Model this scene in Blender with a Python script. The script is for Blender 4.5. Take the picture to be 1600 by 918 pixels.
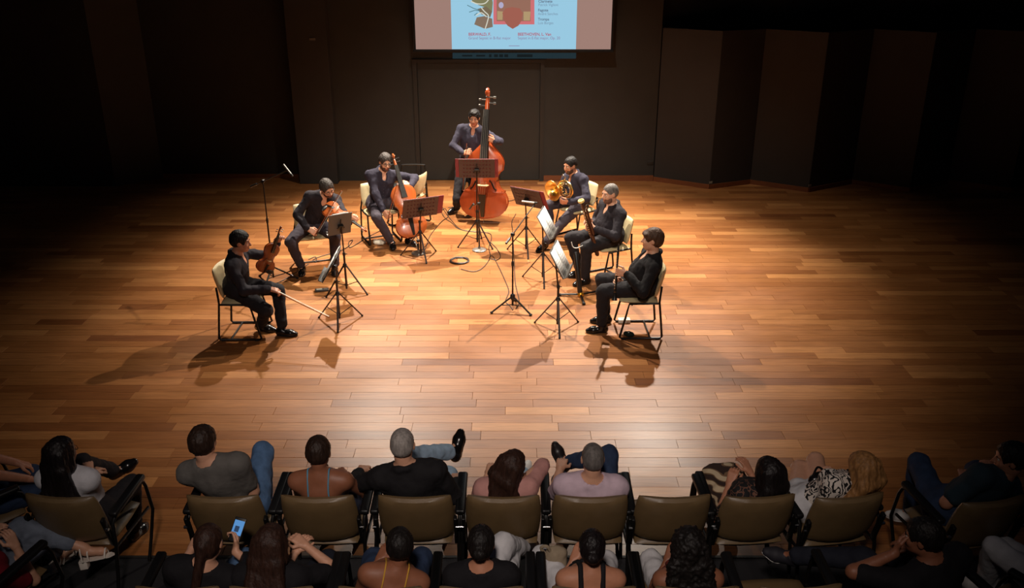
import bpy, math, random
import numpy as np
from mathutils import Vector, Matrix, Quaternion
for o in list(bpy.data.objects): bpy.data.objects.remove(o)
sc = bpy.context.scene
COL = sc.collection
random.seed(7); rng = np.random.default_rng(7)
R = math.radians

# ------------------------------------------------------------------ camera
FPX, PITCH, CAMH = 1400.0, 22.5, 4.3
cam = bpy.data.cameras.new('camera'); cam.sensor_width = 36; cam.lens = FPX*36/1600
cam.clip_end = 200
camo = bpy.data.objects.new('camera', cam); COL.objects.link(camo)
camo.location = (0, 0, CAMH); camo.rotation_euler = (R(90-PITCH), 0, 0)
sc.camera = camo
_F = np.array([0, math.cos(R(PITCH)), -math.sin(R(PITCH))]); _U = np.array([0, math.sin(R(PITCH)), math.cos(R(PITCH))])
_R = np.array([1., 0, 0]); _C = np.array([0, 0, CAMH])
def ray(x, y): return _F + _R*(x-800)/FPX + _U*(459-y)/FPX
def FZ(x, y, z=0.0):            # photo pixel -> point on the level z (floor, seat, table height)
    d = ray(x, y); return _C + d*(z-CAMH)/d[2]
def FY(x, y, Y):                # photo pixel -> point on the vertical plane y = Y
    d = ray(x, y); return _C + d*Y/d[1]
def PX(P):
    v = np.asarray(P, float)-_C; d = v @ _F
    return 800+FPX*(v @ _R)/d, 459-FPX*(v @ _U)/d

# ------------------------------------------------------------------ light
w = bpy.data.worlds.new('world'); sc.world = w; w.use_nodes = True
w.node_tree.nodes['Background'].inputs[0].default_value = (0.55, 0.62, 1.0, 1)
w.node_tree.nodes['Background'].inputs[1].default_value = 0.008
def spot(name, loc, aim, power, color, size, blend, radius):
    l = bpy.data.lights.new(name, 'SPOT'); l.energy = power; l.color = color
    l.spot_size = R(size); l.spot_blend = blend; l.shadow_soft_size = radius
    o = bpy.data.objects.new(name, l); COL.objects.link(o); o.location = loc
    d = Vector(aim)-Vector(loc); o.rotation_euler = d.to_track_quat('-Z', 'Y').to_euler()
    return o
WARM = (1.0, 0.885, 0.75)
spot('stage_spot', (-2.4, 14.6, 6.5), (-1.0, 11.9, 0), 5100, WARM, 70, 1.0, 0.06)
spot('stage_spot', (2.6, 14.4, 6.5), (0.4, 11.6, 0), 5000, (1.0, 0.895, 0.77), 71, 1.0, 0.06)
spot('top_fill', (0.2, 12.0, 7.2), (0.2, 12.2, 0), 1500, (1.0, 0.88, 0.72), 92, 1.0, 0.10)  # unseen wide fill, added to lift the whole stage and its back corners
spot('front_spot', (0.3, 1.6, 7.6), (-0.3, 12.0, 0.6), 3000, (1.0, 0.88, 0.73), 30, 1.0, 0.12)
spot('house_lamp', (-0.4, -0.6, 7.0), (-0.3, 6.2, 0.6), 1100, (1.0, 0.86, 0.78), 52, 1.0, 0.35)
vs = sc.view_settings
vs.view_transform = 'Standard'; vs.look = 'None'; vs.gamma = 1; vs.exposure = 0.0; vs.use_curve_mapping = False

# ------------------------------------------------------------------ materials
def s2l(c):
    return tuple(((v/255)/12.92 if v/255 <= .04045 else ((v/255+.055)/1.055)**2.4) for v in c)
MATS = {}
def mat(name, rgb, rough=.6, metal=0., var=.0, vscale=8., bump=0., bscale=60., coat=0., emit=None, estr=1., spec=None, stretch=None):
    if name in MATS: return MATS[name]
    m = bpy.data.materials.new(name); m.use_nodes = True
    nt = m.node_tree; b = nt.nodes['Principled BSDF']
    c = s2l(rgb)+(1,)
    b.inputs['Base Color'].default_value = c
    b.inputs['Roughness'].default_value = rough; b.inputs['Metallic'].default_value = metal
    if coat: b.inputs['Coat Weight'].default_value = coat; b.inputs['Coat Roughness'].default_value = .12
    if spec is not None: b.inputs['Specular IOR Level'].default_value = spec
    if emit is not None:
        b.inputs['Emission Color'].default_value = s2l(emit)+(1,); b.inputs['Emission Strength'].default_value = estr
    if var or bump:
        tc = nt.nodes.new('ShaderNodeTexCoord'); src = tc.outputs['Object']
        if stretch:
            mp = nt.nodes.new('ShaderNodeMapping'); mp.inputs['Scale'].default_value = stretch
            nt.links.new(src, mp.inputs[0]); src = mp.outputs[0]
    if var:
        n = nt.nodes.new('ShaderNodeTexNoise'); n.inputs['Scale'].default_value = vscale; n.inputs['Detail'].default_value = 4
        nt.links.new(src, n.inputs['Vector'])
        r = nt.nodes.new('ShaderNodeMapRange'); r.inputs[1].default_value = .3; r.inputs[2].default_value = .7
        r.inputs[3].default_value = 1-var; r.inputs[4].default_value = 1+var
        nt.links.new(n.outputs[0], r.inputs[0])
        h = nt.nodes.new('ShaderNodeHueSaturation'); h.inputs['Color'].default_value = c
        nt.links.new(r.outputs[0], h.inputs['Value']); nt.links.new(h.outputs[0], b.inputs['Base Color'])
    if bump:
        n2 = nt.nodes.new('ShaderNodeTexNoise'); n2.inputs['Scale'].default_value = bscale; n2.inputs['Detail'].default_value = 3
        nt.links.new(src, n2.inputs['Vector'])
        bp = nt.nodes.new('ShaderNodeBump'); bp.inputs['Strength'].default_value = bump; bp.inputs['Distance'].default_value = .01
        nt.links.new(n2.outputs[0], bp.inputs['Height']); nt.links.new(bp.outputs[0], b.inputs['Normal'])
    MATS[name] = m
    return m

# ------------------------------------------------------------------ mesh builder
def V3(*a): return np.array(a, float)
def nrm(v):
    v = np.asarray(v, float); return v/max(np.linalg.norm(v), 1e-9)
def frame(z, y):                # 3x3 with columns x,y,z from a z axis and an approximate y axis
    z = nrm(z); x = nrm(np.cross(y, z)); y = np.cross(z, x)
    return np.stack([x, y, z], 1)
def rotz(a):
    c, s = math.cos(a), math.sin(a); return np.array([[c, -s, 0], [s, c, 0], [0, 0, 1.]])
def rotx(a):
    c, s = math.cos(a), math.sin(a); return np.array([[1, 0, 0], [0, c, -s], [0, s, c]])
def roty(a):
    c, s = math.cos(a), math.sin(a); return np.array([[c, 0, s], [0, 1, 0], [-s, 0, c]])

class MB:
    def __init__(s): s.v = []; s.f = []
    def add(s, vs_, fs):
        n = len(s.v); s.v += [tuple(map(float, p)) for p in vs_]; s.f += [tuple(i+n for i in f) for f in fs]; return s
    def box(s, c, h, M=None, bev=0.0):
        c = np.asarray(c, float); M = np.eye(3) if M is None else M
        if bev <= 0:
            P = [c+M @ (np.array([a, b, d])*h) for a in (-1, 1) for b in (-1, 1) for d in (-1, 1)]
            return s.add(P, [(0, 1, 3, 2), (4, 6, 7, 5), (0, 4, 5, 1), (2, 3, 7, 6), (0, 2, 6, 4), (1, 5, 7, 3)])
        # rounded in plan (x,y) with chamfered top and bottom
        hx, hy, hz = h; bev = min(bev, hx*.99, hy*.99, hz*.99)
        ring = []
        for cx, cy, a0 in ((hx-bev, hy-bev, 0), (-hx+bev, hy-bev, 90), (-hx+bev, -hy+bev, 180), (hx-bev, -hy+bev, 270)):
            for k in range(4):
                a = R(a0+30*k); ring.append((cx, cy, math.cos(a), math.sin(a)))
        L = [(-hz, .3), (-hz+bev*.3, .8), (-hz+bev, 1), (hz-bev, 1), (hz-bev*.3, .8), (hz, .3)]
        P = []; n = len(ring)
        for z, k in L:
            for cx, cy, ca, sa in ring: P.append(c+M @ np.array([cx+ca*bev*k, cy+sa*bev*k, z]))
        fs = [tuple(range(n-1, -1, -1)), tuple(range((len(L)-1)*n, len(L)*n))]
        for r in range(len(L)-1):
            for i in range(n):
                j = (i+1) % n; fs.append((r*n+i, r*n+j, (r+1)*n+j, (r+1)*n+i))
        return s.add(P, fs)
    def tube(s, pts, r, n=8, closed=False, flat=None):
        pts = [np.asarray(p, float) for p in pts]; m = len(pts)
        rs = r if hasattr(r, '__len__') else [r]*m
        P = []; up = None
        for i, p in enumerate(pts):
            a = pts[(i-1) % m] if (i > 0 or closed) else p; b = pts[(i+1) % m] if (i < m-1 or closed) else p
            t = nrm(b-a)
            if up is None:
                up = np.array([0, 0, 1.]) if abs(t[2]) < .9 else np.array([1., 0, 0])
            u = nrm(up-t*(up @ t)); up = u; w_ = np.cross(t, u)
            for k in range(n):
                an = 2*math.pi*k/n
                P.append(p+(u*math.cos(an)+w_*math.sin(an)*(flat or 1))*rs[i])
        fs = []
        for i in range(m if closed else m-1):
            for k in range(n):
                k2 = (k+1) % n; i2 = (i+1) % m
                fs.append((i*n+k, i*n+k2, i2*n+k2, i2*n+k))
        if not closed: fs += [tuple(range(n-1, -1, -1)), tuple(range((m-1)*n, m*n))]
        return s.add(P, fs)
    def lathe(s, prof, o=(0, 0, 0), axis=(0, 0, 1), n=16):   # prof: (radius, height)
        M = frame(axis, (0, 1, 0) if abs(nrm(axis)[1]) < .9 else (1, 0, 0)); o = np.asarray(o, float)
        P = [o+M @ np.array([r*math.cos(2*math.pi*k/n), r*math.sin(2*math.pi*k/n), z]) for r, z in prof for k in range(n)]
        fs = []
        for i in range(len(prof)-1):
            for k in range(n):
                k2 = (k+1) % n; fs.append((i*n+k, i*n+k2, (i+1)*n+k2, (i+1)*n+k))
        if prof[0][0] > 1e-6: fs.append(tuple(range(n-1, -1, -1)))
        if prof[-1][0] > 1e-6: fs.append(tuple(range((len(prof)-1)*n, len(prof)*n)))
        return s.add(P, fs)
    def ell(s, c, r, M=None, n=12, m=8):
        M = np.eye(3) if M is None else M; c = np.asarray(c, float)
        prof = [(math.sin(math.pi*i/m), -math.cos(math.pi*i/m)) for i in range(m+1)]
        P = [c+M @ (np.array([a*math.cos(2*math.pi*k/n), a*math.sin(2*math.pi*k/n), z])*r) for a, z in prof for k in range(n)]
        fs = [(i*n+k, i*n+(k+1) % n, (i+1)*n+(k+1) % n, (i+1)*n+k) for i in range(m) for k in range(n)]
        return s.add(P, fs)
    def prism(s, poly, z0, z1, M=None, o=(0, 0, 0)):
        M = np.eye(3) if M is None else M; o = np.asarray(o, float); n = len(poly)
        P = [o+M @ np.array([x, y, z0]) for x, y in poly]+[o+M @ np.array([x, y, z1]) for x, y in poly]
        fs = [tuple(range(n-1, -1, -1)), tuple(range(n, 2*n))]+[(i, (i+1) % n, n+(i+1) % n, n+i) for i in range(n)]
        return s.add(P, fs)
    def mesh(s, name, m, smooth=False):
        me = bpy.data.meshes.new(name); me.from_pydata(s.v, [], s.f)
        me.materials.append(m)
        if smooth:
            me.polygons.foreach_set('use_smooth', [True]*len(me.polygons))
            try: me.set_sharp_from_angle(angle=R(smooth if smooth is not True else 45))
            except Exception: pass
        me.update(); return me
    def build(s, name, m, parent=None, smooth=True):
        return link(name, s.mesh(name, m, smooth), parent)
def link(name, data, parent=None):
    o = bpy.data.objects.new(name, data); COL.objects.link(o)
    if parent is not None: o.parent = parent
    return o
def tag(o, label, cat, group=None):
    o['label'] = label; o['category'] = cat
    if group: o['group'] = group
    return o
def thing(name, label, cat, loc=(0, 0, 0), rz=0., group=None):
    o = link(name, None); o.location = tuple(map(float, loc)); o.rotation_euler = (0, 0, rz); o.empty_display_size = .1
    return tag(o, label, cat, group)
def place(o, loc, z=(0, 0, 1), y=(0, 1, 0)):
    M = frame(z, y); o.location = tuple(map(float, loc)); o.rotation_euler = Matrix(M.tolist()).to_euler()
def struct(o): o['kind'] = 'structure'; return o
def dup(root, loc, rz, label, parent=None):
    r = root.copy(); COL.objects.link(r)
    if parent is None: r.location = tuple(map(float, loc)); r.rotation_euler = (0, 0, rz); r['label'] = label
    else: r.parent = parent
    for ch in [c for c in root.children]: dup(ch, None, None, None, r)
    return r
def spline(pts, n=8):           # Catmull-Rom
    p = [np.asarray(q, float) for q in pts]; p = [2*p[0]-p[1]]+p+[2*p[-1]-p[-2]]; out = []
    for i in range(1, len(p)-2):
        for k in range(n):
            t = k/n; a, b, c, d = p[i-1], p[i], p[i+1], p[i+2]
            out.append(.5*((2*b)+(-a+c)*t+(2*a-5*b+4*c-d)*t*t+(-a+3*b-3*c+d)*t**3))
    out.append(p[-2]); return out
# ------------------------------------------------------------------ the setting
def plank_mat():
    m = bpy.data.materials.new('plank_wood'); m.use_nodes = True; nt = m.node_tree; N = nt.nodes; Lk = nt.links.new
    b = N['Principled BSDF']
    tc = N.new('ShaderNodeTexCoord'); oi = N.new('ShaderNodeObjectInfo'); at = N.new('ShaderNodeAttribute'); at.attribute_name = 'pv'
    geo = N.new('ShaderNodeNewGeometry')
    ad = N.new('ShaderNodeMath'); ad.operation = 'ADD'; Lk(oi.outputs['Random'], ad.inputs[0]); Lk(at.outputs['Fac'], ad.inputs[1])
    fr = N.new('ShaderNodeMath'); fr.operation = 'FRACT'; Lk(ad.outputs[0], fr.inputs[0])
    cr = N.new('ShaderNodeValToRGB'); e = cr.color_ramp.elements
    e[0].position = 0; e[0].color = s2l((120, 70, 36))+(1,); e[1].position = 1; e[1].color = s2l((182, 124, 72))+(1,)
    for p_, c_ in ((.10, (142, 88, 46)), (.45, (153, 98, 53)), (.80, (162, 106, 60))):
        q = e.new(p_); q.color = s2l(c_)+(1,)
    Lk(fr.outputs[0], cr.inputs[0])
    # grain along the board: world position, offset per board
    vm = N.new('ShaderNodeVectorMath'); vm.operation = 'MULTIPLY'; vm.inputs[1].default_value = (1.8, 30, 3)
    Lk(geo.outputs['Position'], vm.inputs[0])
    va = N.new('ShaderNodeVectorMath'); va.operation = 'ADD'; Lk(vm.outputs[0], va.inputs[0])
    cx = N.new('ShaderNodeCombineXYZ'); mm = N.new('ShaderNodeMath'); mm.operation = 'MULTIPLY'; mm.inputs[1].default_value = 37
    Lk(fr.outputs[0], mm.inputs[0]); Lk(mm.outputs[0], cx.inputs[2]); Lk(cx.outputs[0], va.inputs[1])
    n = N.new('ShaderNodeTexNoise'); n.inputs['Scale'].default_value = 2.2; n.inputs['Detail'].default_value = 6; n.inputs['Distortion'].default_value = .4
    Lk(va.outputs[0], n.inputs['Vector'])
    r = N.new('ShaderNodeMapRange'); r.inputs[1].default_value = .3; r.inputs[2].default_value = .7; r.inputs[3].default_value = .76; r.inputs[4].default_value = 1.18
    Lk(n.outputs[0], r.inputs[0])
    # broad wear
    n3 = N.new('ShaderNodeTexNoise'); n3.inputs['Scale'].default_value = .9; n3.inputs['Detail'].default_value = 5
    Lk(geo.outputs['Position'], n3.inputs['Vector'])
    r3 = N.new('ShaderNodeMapRange'); r3.inputs[1].default_value = .3; r3.inputs[2].default_value = .7; r3.inputs[3].default_value = .88; r3.inputs[4].default_value = 1.1
    Lk(n3.outputs[0], r3.inputs[0])
    mu = N.new('ShaderNodeMath'); mu.operation = 'MULTIPLY'; Lk(r.outputs[0], mu.inputs[0]); Lk(r3.outputs[0], mu.inputs[1])
    h = N.new('ShaderNodeHueSaturation'); h.inputs['Saturation'].default_value = 1.0; Lk(cr.outputs[0], h.inputs['Color']); Lk(mu.outputs[0], h.inputs['Value'])
    Lk(h.outputs[0], b.inputs['Base Color'])
    rr = N.new('ShaderNodeMapRange'); rr.inputs[1].default_value = .3; rr.inputs[2].default_value = .7; rr.inputs[3].default_value = .30; rr.inputs[4].default_value = .46
    Lk(n3.outputs[0], rr.inputs[0]); Lk(rr.outputs[0], b.inputs['Roughness'])
    bp = N.new('ShaderNodeBump'); bp.inputs['Strength'].default_value = .10; bp.inputs['Distance'].default_value = .004
    Lk(n.outputs[0], bp.inputs['Height']); Lk(bp.outputs[0], b.inputs['Normal'])
    return m
PLANK = plank_mat()
SUB = mat('floor_gap', (104, 64, 36), .9)
BLACKW = mat('black_wall_paint', (43, 40, 36), .72, var=.10, vscale=3, bump=.15, bscale=90)
BLACKP = mat('black_panel_paint', (44, 39, 36), .75, var=.10, vscale=3, bump=.15, bscale=90)
SKIRT = mat('skirting_wood', (120, 66, 34), .5, var=.2, vscale=9, stretch=(1, 1, 8))
CARPET = mat('black_carpet', (20, 18, 22), .95, var=.3, vscale=120, bump=.5, bscale=300)
DOORM = mat('black_door_paint', (40, 38, 34), .6, var=.08, vscale=4)
TRIMM = mat('dark_trim_paint', (36, 32, 28), .6)
FRONT, BACK = 5.34, 15.72
fl = struct(MB().box((0, (FRONT+16.3)/2, -.06), (9.6, (16.3-FRONT)/2, .04)).build('floor', SUB, None, False))
# boards: 0.16 m wide, laid left to right, random lengths
PW = .147; lens = [.55, .8, 1.0, 1.2, 1.4, 1.6]
planks = []
row = 0; y = FRONT
while y < 16.2:
    x = -9.4-random.random()*1.2
    while x < 9.4:
        L = random.choice(lens); planks.append((x+L/2, y+PW/2, L)); x += L
    y += PW; row += 1
def parea(p):
    X0, Y0 = PX((p[0]-p[2]/2, p[1]-PW/2, 0)); X1, Y1 = PX((p[0]+p[2]/2, p[1]+PW/2, 0))
    wv = max(0, min(X1, 1600)-max(X0, 0)); return wv*(Y0-Y1) if Y1 < 880 else 0
planks.sort(key=parea, reverse=True)
pm = {}
def plank_boxes(mb, c, L, W, dz=0):
    e = .0012; hx, hy = L/2-.0007, W/2-.0008
    P = []
    for z, k in ((-.02, 0), (-.003, 0), (0, e)):
        for a, b in ((-1, -1), (1, -1), (1, 1), (-1, 1)): P.append((c[0]+a*(hx-k), c[1]+b*(hy-k), z+dz))
    f = [(8, 9, 10, 11)]
    for r_ in (0, 1):
        for i in range(4): f.append((r_*4+i, r_*4+(i+1) % 4, r_*4+4+(i+1) % 4, r_*4+4+i))
    mb.add(P, f)
for L in lens:
    mb = MB(); plank_boxes(mb, (0, 0), L, PW); pm[L] = mb.mesh('plank', PLANK)
for (x, y, L) in planks[:300]:
    o = link('plank', pm[L], fl); o.location = (x, y, random.uniform(-.0008, .0008))
mb = MB(); pv = []
for (x, y, L) in planks[300:]:
    k0 = len(mb.v); plank_boxes(mb, (x, y), L, PW, random.uniform(-.0008, .0008)); pv += [random.random()]*(len(mb.v)-k0)
o = mb.build('planks', PLANK, fl, False); o['kind'] = 'stuff'
a_ = o.data.attributes.new('pv', 'FLOAT', 'POINT'); a_.data.foreach_set('value', pv)
struct(MB().box((0, (FRONT-4)/2, -.03), (9.6, (FRONT+4)/2, .03)).build('floor_audience', CARPET, None, False))
struct(MB().box((0, FRONT, .0), (9.6, .012, .004)).build('trim_1', TRIMM, None, False))

# back wall in three bays with a double door
WH = 6.2
wb = MB()
xL, xR = -3.78, 2.54
d0, d1, dz = -1.64, .49, 2.08
wb.box(((xL+d0)/2, BACK+.1, WH/2), ((d0-xL)/2, .1, WH/2)).box(((d1+xR)/2, BACK+.1, WH/2), ((xR-d1)/2, .1, WH/2))
wb.box(((d0+d1)/2, BACK+.1, (WH+dz)/2), ((d1-d0)/2, .1, (WH-dz)/2))
struct(wb.build('wall_back', BLACKW, None, False))
dr = struct(link('door_1', None)); dr.location = ((d0+d1)/2, BACK, 0)
hw = (d1-d0)/2
for s_ in (-1, 1):
    leaf = MB().box((s_*hw/2, .06, dz/2), (hw/2-.006, .03, dz/2-.01)).build('door_leaf', DOORM, dr, False)
MB().box((-hw-.035, -.012, dz/2), (.035, .02, dz/2)).box((hw+.035, -.012, dz/2), (.035, .02, dz/2)).box((0, -.012, dz+.03), (hw+.07, .02, .03)).build('door_frame', TRIMM, dr, False)
MB().box((.0, .025, dz/2), (.02, .008, dz/2-.02)).build('astragal', TRIMM, dr, False)
# skirting on the right bay
struct(MB().box(((d1+.08+xR)/2, BACK-.012, .05), ((xR-d1-.08)/2, .012, .05)).build('baseboard_back', SKIRT, None, False))
# pilaster at the left end of the bay, thin trims
struct(MB().box((-3.44, BACK-.10, WH/2), (.34, .12, WH/2), bev=.01).build('wall_pilaster', BLACKP, None, False))
# left wall beyond, recessed, then folding towards the hall
struct(MB().box((-5.06, BACK+.32, WH/2), (1.32, .1, WH/2)).build('wall_left_bay', BLACKW, None, False))
struct(MB().box((-5.06, BACK+.20, .035), (1.30, .014, .035)).build('baseboard_left', SKIRT, None, False))
def wallseg(name, a, b, h, m, th=.06, z0=0.):
    a = V3(a[0], a[1], 0); b = V3(b[0], b[1], 0); d = nrm(b-a); n_ = V3(-d[1], d[0], 0); L = np.linalg.norm(b-a)
    M = np.stack([d, n_, V3(0, 0, 1)], 1); c = (a+b)/2+n_*th
    return MB().box(c+V3(0, 0, z0+h/2), (L/2, th, h/2), M).build(name, m, None, False)
struct(wallseg('wall_left_return', (-7.0, 15.35), (-6.36, 15.95), WH, BLACKP))
struct(wallseg('wall_left_far', (-9.6, 15.35), (-7.0, 15.35), WH, BLACKW))
struct(wallseg('wall_left', (-9.55, -4), (-9.55, 15.4), WH, BLACKW))
struct(wallseg('wall_right', (9.55, 15.8), (9.55, -4), WH, BLACKW))
struct(wallseg('wall_right_bay', (2.5, 15.98), (9.6, 15.98), WH, mat('black_drape', (24, 22, 26), .95)))
# folded wall panels on the right, with a timber skirting strip each
zz = [(2.55, 15.70), (3.45, 15.18), (4.24, 15.51), (5.12, 14.98), (6.05, 15.51), (6.86, 14.98), (7.75, 15.5), (8.6, 14.98), (9.5, 15.5)]
words = ['first', 'second', 'third', 'fourth', 'fifth', 'sixth', 'seventh', 'eighth']
for i in range(8):
    t = thing('wall_panel', f'tall black folding wall panel with timber skirting, {words[i]} from the black door wall', 'wall panel', (0, 0, 0), 0, 'folded wall panels on the right')
    a, b = V3(*zz[i], 0), V3(*zz[i+1], 0); d = nrm(b-a); n_ = V3(-d[1], d[0], 0); L = np.linalg.norm(b-a)
    M = np.stack([d, n_, V3(0, 0, 1)], 1); c = (a+b)/2
    t.location = tuple(c); 
    MB().box(n_*.035+V3(0, 0, .08+1.29), (L/2-.003, .035, 1.29), M).build('panel', BLACKP, t, False)
    MB().box(n_*.02+V3(0, 0, .04), (L/2-.003, .035, .04), M).build('skirting', SKIRT, t, False)
    if i in (1, 3): MB().box(d*(-L/2+.02)+n_*(-.001)+V3(0, 0, .115), (.03, .003, .02), M).build('chipped_paint', mat('bare_plaster', (150, 140, 125), .9), t, False)
for (px_, py_, lab) in ((488, 61, 'small pale wall plate high on the black pilaster'),):
    p = FY(px_, py_, BACK-.225); tag(MB().box(p, (.05, .006, .02), bev=.004).build('wall_plate', mat('grey_plastic', (90, 86, 80), .5), None), lab, 'wall plate')
for k, (px_, py_) in enumerate(((605, 258), (1016, 254))):
    p = FY(px_, py_, BACK-.006); t = tag(MB().box(p, (.055, .006, .035), bev=.004).build('wall_socket', TRIMM, None), ['low black wall socket behind the cello player', 'low black wall socket near the wall corner by the folded panels'][k], 'socket')

# projection screen with the concert slide
SY = 15.55
sx0, sx1 = FY(650, 77, SY)[0], FY(954, 77, SY)[0]; sz0 = FY(800, 77, SY)[2]; sz1 = sz0+2.45
scr = thing('projection_screen', 'large projection screen showing a pale blue concert programme above the doors', 'screen', ((sx0+sx1)/2, SY, sz0))
cx = (sx0+sx1)/2
def SP(px_, py_): p = FY(px_, py_, SY); return p[0]-cx, p[2]-sz0
EM = lambda n, c, s=1.0: mat(n, (0, 0, 0), .9, emit=c, estr=s, spec=0.)
hwid = (sx1-sx0)/2
MB().box((0, .012, 1.225), (hwid+.035, .01, 1.26)).build('backing', mat('screen_border', (14, 13, 13), .8), scr, False)
MB().box((0, 0, -.028), (hwid+.05, .03, .024), bev=.008).build('bottom_bar', mat('screen_border', (14, 13, 13), .8), scr)
MB().box((0, 0, 1.225), (hwid, .002, 1.225)).build('screen_surface', EM('screen_beige', (158, 126, 116)), scr, False)
bx0, bx1 = SP(706, 70)[0], SP(900, 70)[0]
MB().box(((bx0+bx1)/2, -.004, 1.225), ((bx1-bx0)/2, .002, 1.223)).build('slide', EM('slide_blue', (152, 200, 224)), scr, False)
def flat(poly, m, dep, name='picture'):
    n = len(poly); mb = MB(); P = [SP(*q) for q in poly]
    mb.add([(x, dep, z) for x, z in P], [tuple(range(n))]); return mb.build(name, m, scr, False)
flat([(771, 38), (835, 38), (835, -60), (771, -60)], EM('pic_red', (206, 112, 116)), -.0075)
flat([(776, 33), (829, 33), (829, -56), (776, -56)], EM('pic_brown', (150, 108, 92)), -.0085)
flat([(777, 31), (785, 31), (786, 18), (777, 17)], EM('pic_tan', (176, 150, 112)), -.0095)
flat([(818, 32), (828, 32), (829, 18), (818, 18)], EM('pic_tan', (176, 150, 112)), -.0095)
flat([(783+2*math.cos(a)*2, 8+5*math.sin(a)) for a in np.linspace(0, 6.28, 10)[:-1]], EM('pic_lilac', (176, 170, 200)), -.0095)
flat([(801, 45), (793, 40), (787, 31), (785, 20), (790, 13), (800, 11), (812, 13), (817, 20), (815, 32), (810, 40)], EM('pic_rust', (160, 96, 82)), -.0105)
flat([(741, 38), (745, 27), (757, 25), (769, 29), (770, 42), (758, 45)], EM('pic_olive', (132, 112, 96)), -.0075)
flat([(737, 2), (745, -20), (765, -22), (770, 4), (769, 18), (760, 12), (748, 8)], EM('pic_green', (128, 126, 92)), -.0075)
flat([(746, 14), (760, 10), (769, 18), (766, 27), (752, 22)], EM('pic_moss', (120, 106, 84)), -.0085)
for pts in ([(730, 8), (740, 13), (750, 16)], [(733, 19), (742, 16), (750, 17)], [(741, 24), (746, 20)]):
    mb = MB(); mb.tube([(SP(*q)[0], -.008, SP(*q)[1]) for q in pts], .006, 5); mb.build('leaf_sprig', EM('pic_leaf', (84, 120, 128)), scr)
for pts in ([(736, 2), (746, 6), (758, 5), (766, -4)], [(752, 12), (757, 18), (763, 24), (762, 32), (758, 45)], [(744, 24), (752, 20), (760, 26)]):
    mb = MB(); mb.tube([(SP(*q)[0], -.009, SP(*q)[1]) for q in spline([V3(*q, 0)[:2] for q in pts], 5)], .009, 5); mb.build('ribbon', EM('pic_ribbon', (214, 214, 200)), scr)
def text(s, px_, py_, hpx, m, bold=False, wpx=None):
    cu = bpy.data.curves.new('lettering', 'FONT'); cu.body = s; cu.size = 1
    if bold: cu.offset = .018
    ob = bpy.data.objects.new('tmp', cu); COL.objects.link(ob)
    dg = bpy.context.evaluated_depsgraph_get(); me = bpy.data.meshes.new_from_object(ob.evaluated_get(dg))
    bpy.data.objects.remove(ob); co = np.empty(len(me.vertices)*3); me.vertices.foreach_get('co', co); co = co.reshape(-1, 3)
    x, z = SP(px_, py_); sz = abs(SP(px_, py_-hpx)[1]-z)/.72
    k = sz
    wx = sz
    if wpx: wx = abs(SP(px_+wpx, py_)[0]-x)/max(co[:, 0].max(), 1e-6)
    new = np.stack([x+co[:, 0]*wx, np.full(len(co), -.010), z+co[:, 1]*k], 1)
    me.vertices.foreach_set('co', new.ravel()); me.materials.clear(); me.materials.append(m); me.update()
    return link('lettering', me, scr)
TR, TG = EM('text_red', (178, 84, 104)), EM('text_mauve', (140, 120, 156)); TD = EM('text_grey', (96, 112, 134)); TL = EM('text_slate', (118, 140, 164))
text('BERWALD, F.', 732, 55.5, 4.6, TR, True, 35); text('Grand Septet in B-flat major', 732, 61.3, 4.4, TG, False, 66)
text('BEETHOVEN, L. Van', 809, 55.5, 4.6, TR, True, 52); text('Septet in E-flat major, Op. 20', 809, 61.3, 4.4, TG, False, 66)
text('Clarinete', 841, 4.0, 4.4, TD, True, 22); text('Patrick Viglioni', 841, 9.3, 4.2, TL, False, 31)
text('Fagote', 840.5, 17.8, 4.4, TD, True, 16); text('André Sanches', 840.5, 23.4, 4.2, TL, False, 31)
text('Trompa', 840.5, 32.0, 4.4, TD, True, 17.5); text('Luis Borges', 840.5, 37.6, 4.2, TL, False, 24)
x, z = SP(795, 71.5); MB().box((x+.09, -.009, z), (.09, .001, .004)).build('small_print', TG, scr, False)
# foot of the slide on the wall, its spill painted as dim glowing strips
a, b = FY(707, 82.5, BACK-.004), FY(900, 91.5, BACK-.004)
sp = MB().box(((a[0]+b[0])/2-cx, BACK-.003-SY, (a[2]+b[2])/2-sz0), (abs(b[0]-a[0])/2, .002, abs(a[2]-b[2])/2)).build('spill_glow_strip', EM('slide_spill_glow', (33, 48, 54)), scr, False)
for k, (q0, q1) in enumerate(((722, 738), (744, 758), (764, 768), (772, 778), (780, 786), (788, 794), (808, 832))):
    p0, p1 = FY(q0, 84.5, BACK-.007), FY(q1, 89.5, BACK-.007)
    MB().box(((p0[0]+p1[0])/2-cx, BACK-.0065-SY, (p0[2]+p1[2])/2-sz0), (abs(p1[0]-p0[0])/2, .001, abs(p0[2]-p1[2])/2*(.55 if k < 2 else .9))).build('spill_glow_mark', EM('slide_mark', (22, 28, 30)), scr, False)
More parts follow.
